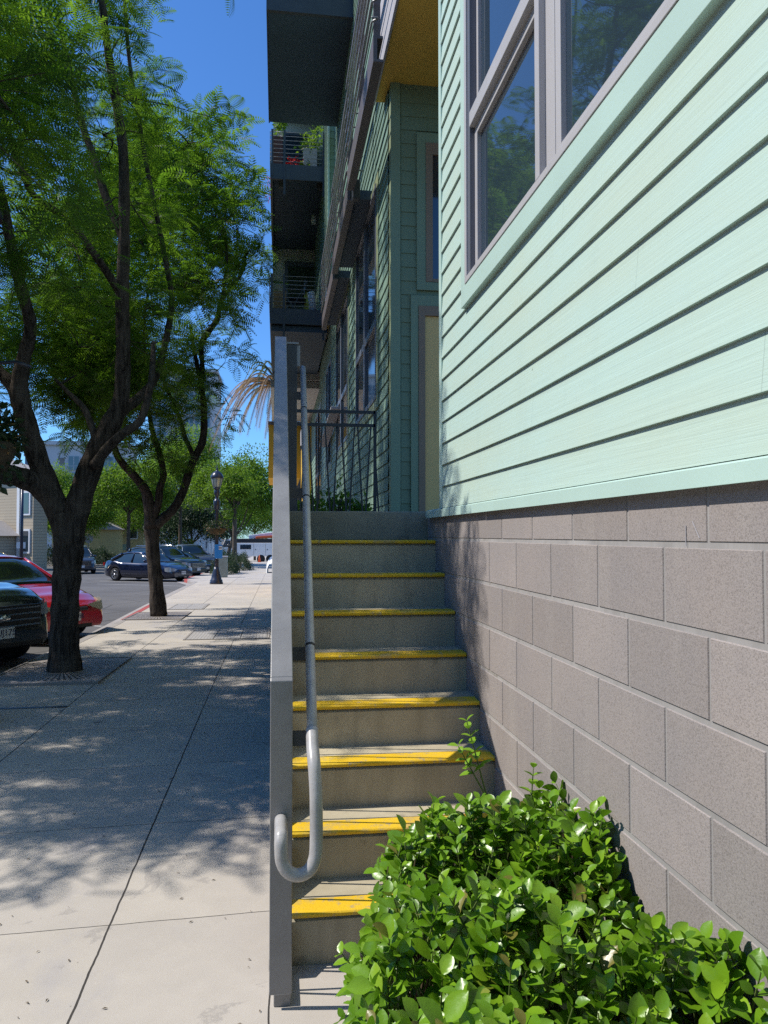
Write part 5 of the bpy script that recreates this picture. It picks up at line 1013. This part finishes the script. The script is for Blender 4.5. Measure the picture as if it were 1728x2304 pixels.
# ---------------------------------------------------------------- signs
def post_sign(name, label, cat, x, y, h, shape, m, mp='steel', ang=0):
    t = thing(name, label, cat, G3(x,y), R(ang)); b = MB(); b.box(-.03,.03,-.03,.03,-.1,h); b.build('pole', M[mp], t); b = MB(); b.prism(shape,'y',-.045,-.032); b.build('panel', m, t); return t
oc = [(.40*math.cos(R(22.5+45*k)), 2.35+.40*math.sin(R(22.5+45*k))) for k in range(8)]
post_sign('stop_sign','plain silver back of an octagonal sign across the street','road sign',-16.1,69,2.75,oc,M['slab_grey'])
post_sign('street_sign','small green sign board near the beige building','sign',-12.2,65,1.9,[(-.30,1.35),(.30,1.35),(.30,1.85),(-.30,1.85)],paint('sage_sign',(.20,.27,.18),.6,.1,3))
post_sign('street_sign','white notice on the dark pole before the beige house','sign',-17.8,57,2.5,[(-.35,1.5),(.25,1.5),(.25,1.95),(-.35,1.95)],M['white'])
t = thing('street_lamp','dark blue plain pole before the beige house','street lamp',G3(-17.2,55)); b = MB(); b.tube([(0,0,0),(0,0,5.6)],[.11,.09],12); b.build('pole', M['lamp_blue'], t); b = MB(); b.lathe([(.2,0),(.2,.3),(.12,.45)],(0,0,0),14); b.build('base', M['lamp_blue'], t); b = MB(); b.lathe([(.12,5.6),(.22,5.9),(.24,6.1),(.05,6.4),(0,6.5)],(0,0,0),14); b.build('lantern', M['lamp_blue'], t)
# ---------------------------------------------------------------- beige house and neighbours across the road
t = thing('beige_house','beige lap-sided house with white corner boards and gabled porch','house',(-22.95,63,Zs(63)),R(-37))
def lapm(nm, col, per):
    n = N(nm); sx = n.new('ShaderNodeSeparateXYZ'); n.put(sx.inputs[0], n.co()); f = n.math('MODULO', n.math('ADD',sx.outputs[2],50), per); l = n.math('LESS_THAN', f, per*.12); c = n.mix(l, col, sc(col,.62)); return n.done(c,.7,0,.3,n.bump(n.math('SUBTRACT',1.0,n.math('MULTIPLY',l,1.0)),.4,.02))
b = MB(); b.box(-8,6.6,0,1.2,-.5,7.0); b.build('wall', lapm('beige_laps',(.52,.43,.30),.22), t)
for xx in (-1.6,4.78): b = MB(); b.box(xx,xx+.3,-.06,0,0,6.6); b.build('corner_board', M['white'], t)
b = MB(); b.box(-8,6.7,-.12,0,6.6,6.95); b.build('frieze', M['white'], t)
b = MB(); b.prism([(-8.3,7.0),(7.0,7.0),(-1.5,9.4)],'y',-.4,1.6); b.build('roof', M['soffit_grey'], t)
for (xx,zz) in ((.8,3.7),(-4.5,3.7)): b = MB(); b.box(xx,xx+1.5,-.10,0,zz,zz+2.2); wo = b.build('window', M['white'], t); b = MB(); b.box(xx+.2,xx+1.3,-.12,-.101,zz+.2,zz+2.0); b.build('pane', M['glass_far'], wo)
b = MB(); b.box(1.5,4.7,-1.6,0,0,2.5); po = b.build('porch', lapm('beige_laps_b',(.50,.42,.30),.22), t); b = MB(); b.prism([(1.2,2.5),(5.0,2.5),(3.1,3.5)],'y',-1.9,0); b.build('porch_roof', M['white'], po); b = MB(); b.prism([(1.3,2.62),(5.2,2.50),(3.2,3.62),(3.1,3.62)],'y',-1.85,.02); b.build('porch_shingles', M['soffit_grey'], po); b = MB(); b.box(2.5,3.6,-1.64,-1.601,0,2.1); b.build('door', M['frame_taupe'], po)
for zz in (1.2,4.0): b = MB(); b.box(5.35,6.35,-.10,0,zz,zz+1.8); wo = b.build('window', M['white'], t); b = MB(); b.box(5.5,6.2,-.12,-.101,zz+.15,zz+1.65); b.build('pane', M['glass_far'], wo)
for xx in (1.5,4.5): b = MB(); b.box(xx,xx+.2,-1.75,-1.6,0,2.5); b.build('porch_post', M['white'], po)
t = thing('small_house','cream stucco house with balcony partly behind the trees','house',(-20.5,92,Zs(92))); b = MB(); b.box(-5,3.2,0,8,-.5,8.3); b.build('wall', paint('cream_stucco',(.55,.45,.28),.8,.08,2), t)
b = MB(); b.box(-5.4,3.7,-.6,8.3,8.3,8.55); b.build('roof', M['soffit_grey'], t); b = MB(); b.box(.5,5.2,-.6,6,-.5,5.5); b.build('wing', paint('cream_stucco_b',(.60,.47,.22),.8,.08,2), t); b = MB(); b.box(.2,5.5,-.9,6.2,5.5,5.75); b.build('wing_roof', M['white'], t)
for (xx,zz) in ((-3.5,5.2),(-.8,5.2),(1.6,2.6),(3.4,2.6)): b = MB(); b.box(xx,xx+1.2,-.66 if xx>.5 else -.05,-.6 if xx>.5 else 0,zz,zz+1.6); wo = b.build('window', M['white'], t); b = MB(); b.box(xx+.12,xx+1.08,-.68 if xx>.5 else -.07,-.665 if xx>.5 else -.055,zz+.12,zz+1.48); b.build('pane', M['glass_far'], wo)
t = thing('garden_house','tan gabled house glimpsed through the trees behind the stop sign','house',(-21,88.5,Zs(88))); b = MB(); b.box(-1.5,4,-2,0,-.5,3.6); b.build('wall', paint('tan_stucco',(.50,.38,.15),.8,.1,2), t); b = MB(); b.prism([(-1.9,3.6),(4.4,3.6),(1.2,5.0)],'y',-2.4,.3); b.build('roof', M['soffit_grey'], t)
# ---------------------------------------------------------------- distant towers
M['tower_glass'] = glass_mat('tower_glass', (.03,.07,.11), .08, .1); M['tower_wall'] = paint('tower_concrete',(.55,.55,.56),.8,.05,.1); M['tower_dark'] = paint('tower_balcony',(.22,.20,.19),.8,.1,.2); M['tower_rail'] = paint('tower_rail',(.30,.36,.40),.4,.1,.2)
def tower(name, label, loc, W_, D_, H, bays, fl=3.1, crown=True):
    """bays: (x0,x1,kind) across the front; g glass bay, w window in wall, b balcony"""
    t = thing(name, label, 'building', loc, 0); b = MB(); b.box(0,W_,0,D_,-1,H); b.build('wall', M['tower_wall'], t); nf = int(H/fl)
    gl = MB(); ra = MB(); bal = MB(); mu = MB(); k_ = 0
    for (a,c,k) in bays:
        for i in range(nf):
            z = i*fl
            if k == 'g':
                gl = MB(); gl.box(a,c,-.16,-.10,z+.45,z+fl-.1); wo = gl.build('window', M['tower_glass'], t) if k_ < 95 else gl.build('window_upper', M['tower_glass'], t); k_ += 1
                n = max(2,int((c-a)/1.1)); m_ = MB()
                for j in range(n+1): xx = a+(c-a)*j/n; m_.box(xx-.05,xx+.05,-.2,-.16,z+.45,z+fl-.1)
                m_.box(a,c,-.2,-.161,z+1.15,z+1.23)
                m_.build('frame', M['tower_wall'], wo)
            else: bal.box(a,c,-1.1,-.02,z,z+.22); bal.box(a+.2,a+.35,-.1,-.02,z+.22,z+fl); gl = MB(); gl.box(a+.3,c-.3,-.06,-.02,z+.25,z+fl-.4); ra.box(a,c,-1.1,-1.06,z+.22,z+1.2); ra.box(a,c,-1.101,-1.059,z+1.2,z+1.26); mu.v += gl.v; mu.f += [tuple(q+len(mu.v)-len(gl.v) for q in f) for f in gl.f]; mu.sm += gl.sm
    if bal.v: bal.build('balcony_slabs', M['tower_wall'], t); ra.build('balcony_rails', M['tower_rail'], t); mu.build('balcony_openings', M['tower_dark'], t)
    if crown: b = MB(); b.box(-.4,W_+.4,-.6,D_+.4,H,H+.7); b.build('roof_slab', M['tower_wall'], t)
    return t
tower('apartment_tower','tall condominium tower of glass bays and balconies rising behind the second tree',(-32.2,200,Zs(130)),16.6,16,45.5,[(.6,4.2,'g'),(4.9,8.4,'b'),(8.8,10.8,'g'),(11.2,15.0,'g')])
b_ = tower('apartment_block','pale mid-rise block with stepped balconies seen through the trunk fork',(-43.0,150,Zs(130)),14.5,12,20.6,[(2.2,3.8,'b'),(4.2,6.2,'g'),(6.6,9.4,'b'),(10.2,13.6,'g')])
tower('apartment_block','lower pale block joining the two towers behind the trees',(-29.0,151,Zs(130)),14.0,12,13.5,[(.8,3.8,'g'),(4.8,7.8,'g'),(8.8,12.6,'g')])
t = thing('apartment_block_annex','slate blue slab behind the left of the mid-rise block','building',(-49,158,Zs(130))); b = MB(); b.box(0,9,0,8,-1,19.2); b.build('wall', paint('slate_blue',(.10,.15,.22),.6,.05,.3), t); b = MB(); b.box(-.2,9.2,-.2,8.2,19.2,19.6); b.build('coping', M['slab_grey'], t)
t = thing('white_fence','pale picket fence behind the parked cars','fence',(-9.5,80,Zs(80)))
for k in range(22): b = MB(); b.box(k*.32-3,k*.32-2.86,0,.05,0,3.0); b.build('picket', M['white'], t)
b = MB(); b.box(-3.1,4.1,.051,.1,2.2,2.35); b.box(-3.1,4.1,.051,.1,.4,.55); b.build('rail', M['white'], t)
# ---------------------------------------------------------------- palm with dry fronds
t = thing('palm_tree','palm with dry brown hanging fronds behind the building edge','palm',G3(.15,40)); b = MB(); b.tube(smooth_path([(0,0,-.2),(.05,0,4),(0,0,9.9)],5), interp([.3,.24,.22],5), 12); b.build('trunk', M['bark_far'], t)
M['dry'] = leaf_mat('dry_palm_leaf',(.24,.13,.06),(.50,.32,.16),.25,.7,.2); M['palm_green'] = leaf_mat('green_palm_leaf',(.05,.08,.02),(.12,.16,.04),.3,.5,.3)
g = np.random.default_rng(31)
def palm_fronds(n, zs, L, drop, mm, nm):
    n = int(n*1.3)
    V = []; F = []; T_ = []; sp_ = MB()
    for k in range(n):
        th = k*2.399+g.uniform(-.2,.2); l = L*g.uniform(.8,1.1); up = zs+g.uniform(-.25,.2); pts = []; dr = drop*g.uniform(.55,1.15)
        for i in range(15):
            f = i/14; r = l*.85*f**.9; z = 9.7+up*1.1*math.sin(f*2.9)-dr*l*.78*f**2.1; pts.append(np.array([r*math.cos(th),r*math.sin(th),z]))
        for i in range(1,15):
            p = pts[i]; d = pts[i]-pts[i-1]; d /= np.linalg.norm(d); s_ = np.cross(d,[0,0,1]); s_ /= np.linalg.norm(s_)+1e-6
            for q in range(4):
                pp = pts[i-1]+(pts[i]-pts[i-1])*q/4
                for sg in (-1,1):
                    ll = .42*(1-.5*abs(i/14-.45))*g.uniform(.8,1.15); e = pp+(d*.95+s_*sg*.30+np.array([0,0,-.22]))*ll; w = d*.034; m_ = len(V); V += [pp-w,pp+w,e+w*.2,e-w*.2]; F.append((m_,m_+1,m_+2,m_+3)); T_ += [g.random()]*4
        sp_.tube([tuple(p) for p in pts], [.03-.025*i/14 for i in range(15)], 5)
    np_mesh(nm, V, F, mm, t, tint=T_); sp_.build('frond_stalks', M['twig'], t)
palm_fronds(46, .7, 4.2, .9, M['dry'], 'dry_fronds')
palm_fronds(12, 1.4, 2.9, .55, M['palm_green'], 'green_fronds')
# ---------------------------------------------------------------- things on the balconies
def pot(name, label, x, y, z, r, h, col, plant=None, ph=.3, cat='flower pot', sq=False):
    t = thing(name, label, cat, (x,y,z)); b = MB()
    if sq: b.box(-r,r,-r,r,0,h)
    else: b.lathe([(r*.75,0),(r*.95,h*.85),(r,h*.86),(r,h),(r*.88,h)],(0,0,0),18)
    b.build('pot', paint(name+'_%d'%len(bpy.data.materials), col, .7,.1,6), t)
    if plant:
        g = np.random.default_rng(int(x*100+z*10)); n = 260; q = g.normal(size=(n,3)); o = q*np.array([r*.7,r*.7,ph*.38])+np.array([0,0,h+ph*.5]); V, F = scatter(LQ,LF,frames(q+g.normal(size=(n,3))*.5,g.normal(size=n)),o,g.uniform(.05,.09,n)); np_mesh('foliage', V, F, M[plant], t, tint=np.repeat(g.random(n),4))
    return t
M['geranium'] = leaf_mat('red_geranium',(.55,.01,.01),(.80,.03,.02),.2,.6,.2)
FZ = 8.61
pot('flower_pot','cream square planter with leafy plant on the upper balcony',.60,14.75,FZ,.13,.42,(.42,.36,.34),'leaf_bright',.22,sq=True)
pot('flower_pot','grey-green round planter in the balcony corner by the wall',.80,14.85,FZ,.12,.52,(.25,.32,.28),'leaf_bright',.55)
pot('flower_pot','small white pot on the wooden board at the balcony left end',.02,14.72,FZ+.62,.06,.12,(.7,.7,.68),'leaf_bright',.30)
t = thing('geranium_plant','red geraniums flowering between the balcony bars','plant',(.36,14.66,FZ)); g = np.random.default_rng(77)
for nm, n, sp3, mm, zc in (('blossoms',90,(.16,.03,.07),'geranium',.13),('foliage',160,(.10,.04,.06),'leaf_bright',.07)):
    q = g.normal(size=(n,3)); o = q*np.array(sp3)*.6+np.array([-.04 if nm == 'blossoms' else .15,0,zc]); V, F = scatter(LQ,LF,frames(q,g.normal(size=n)),o,g.uniform(.04,.07,n)); np_mesh(nm,V,F,M[mm],t,tint=np.repeat(g.random(n),4))
b = MB(); b.box(-.11,.07,0,.03,0,.62); o = b.build('wood_panel', paint('red_wood',(.14,.045,.03),.6,.2,5)); o.location = (.0,14.64,FZ); tag(o,'dark red wooden panel behind the bars at the balcony left end','panel')
b = MB(); b.box(-.12,.12,0,.3,0,.42); o = b.build('cardboard_box', paint('kraft',(.30,.19,.09),.8,.1,5)); o.location = (.03,14.72,5.84); tag(o,'brown carton on the lower balcony behind the bars','box')
t = thing('folding_chair','thin folding chair on the lower balcony','chair',(.35,15.2,5.84)); 
for q in (((-.2,0,0),(.22,0,.8)),((.2,0,0),(-.2,0,.45)),((-.2,.4,0),(.22,.4,.8)),((.2,.4,0),(-.2,.4,.45))): b = MB(); b.bar(*q,.02); b.build('leg', M['black_iron'], t)
b = MB(); b.box(-.2,.2,0,.4,.44,.46); b.build('seat', M['black_iron'], t); b = MB(); b.box(.17,.2,0,.4,.62,.82); b.build('backrest', M['black_iron'], t)
b = MB(); b.box(0,.10,0,.03,0,.66); o = b.build('yellow_board', paint('lime_yellow',(.55,.52,.08),.6,.05,5)); o.location = (.52,15.5,5.84); tag(o,'upright yellow slatted board on the lower balcony','board')
t = thing('metal_canister','silver leaning canister on the lower balcony near the wall','canister',(.66,14.8,5.84)); b = MB(); b.tube([(0.02,0,0),(-.03,0,.42)],.07,16); b.build('body', M['slab_grey'], t); b = MB(); b.tube([(-.03,0,.42),(-.032,0,.44)],.074,16); b.build('lid', M['white'], t)
t = thing('trailing_flowers','pink bougainvillea sprig poking past the balcony edge','plant',(-.23,17.2,9.35)); q = g.normal(size=(60,3)); V, F = scatter(LQ,LF,frames(q,g.normal(size=60)),q*np.array([.04,.1,.14]),g.uniform(.04,.07,60)); np_mesh('blossoms',V,F,leaf_mat('pink_petal',(.5,.05,.25),(.7,.15,.4),.3),t,tint=np.repeat(g.random(60),4)); b = MB(); b.tube([(.06,0,-.2),(0,0,.0),(-.03,0,.15)],.006,5); b.build('stem',M['twig'],t)

# ---------------------------------------------------------------- unseen buildings added across the street to block horizon light
for (yy,W_,H_,cc,lab) in ((-26,22,10.5,(.42,.36,.28),'unseen tan three storey building added across the street behind the camera'),(-2,20,11.5,(.36,.35,.33),'unseen grey three storey building added across the street to the left'),(20,24,10.0,(.45,.38,.27),'unseen cream three storey building added across the street, left of the red car')):
    t = thing('unseen_street_building', lab, 'building', (-27,yy,Zs(yy))); b = MB(); b.box(-9,0,0,W_,-1,H_); b.build('wall', paint('facade_%d'%(yy+30),cc,.8,.08,1), t)
    b = MB(); b.box(-9.3,.5,-.3,W_+.3,H_,H_+.4); b.build('roof', M['soffit_grey'], t)
    for i in range(int(W_/3.4)):
        for k in range(3):
            y_ = 1+i*3.4; z_ = 1.2+k*3.2; b = MB(); b.box(.001,.06,y_,y_+1.6,z_,z_+1.7); wo = b.build('window', M['white'], t); b = MB(); b.box(.061,.07,y_+.1,y_+1.5,z_+.1,z_+1.6); b.build('pane', M['glass_far'], wo)
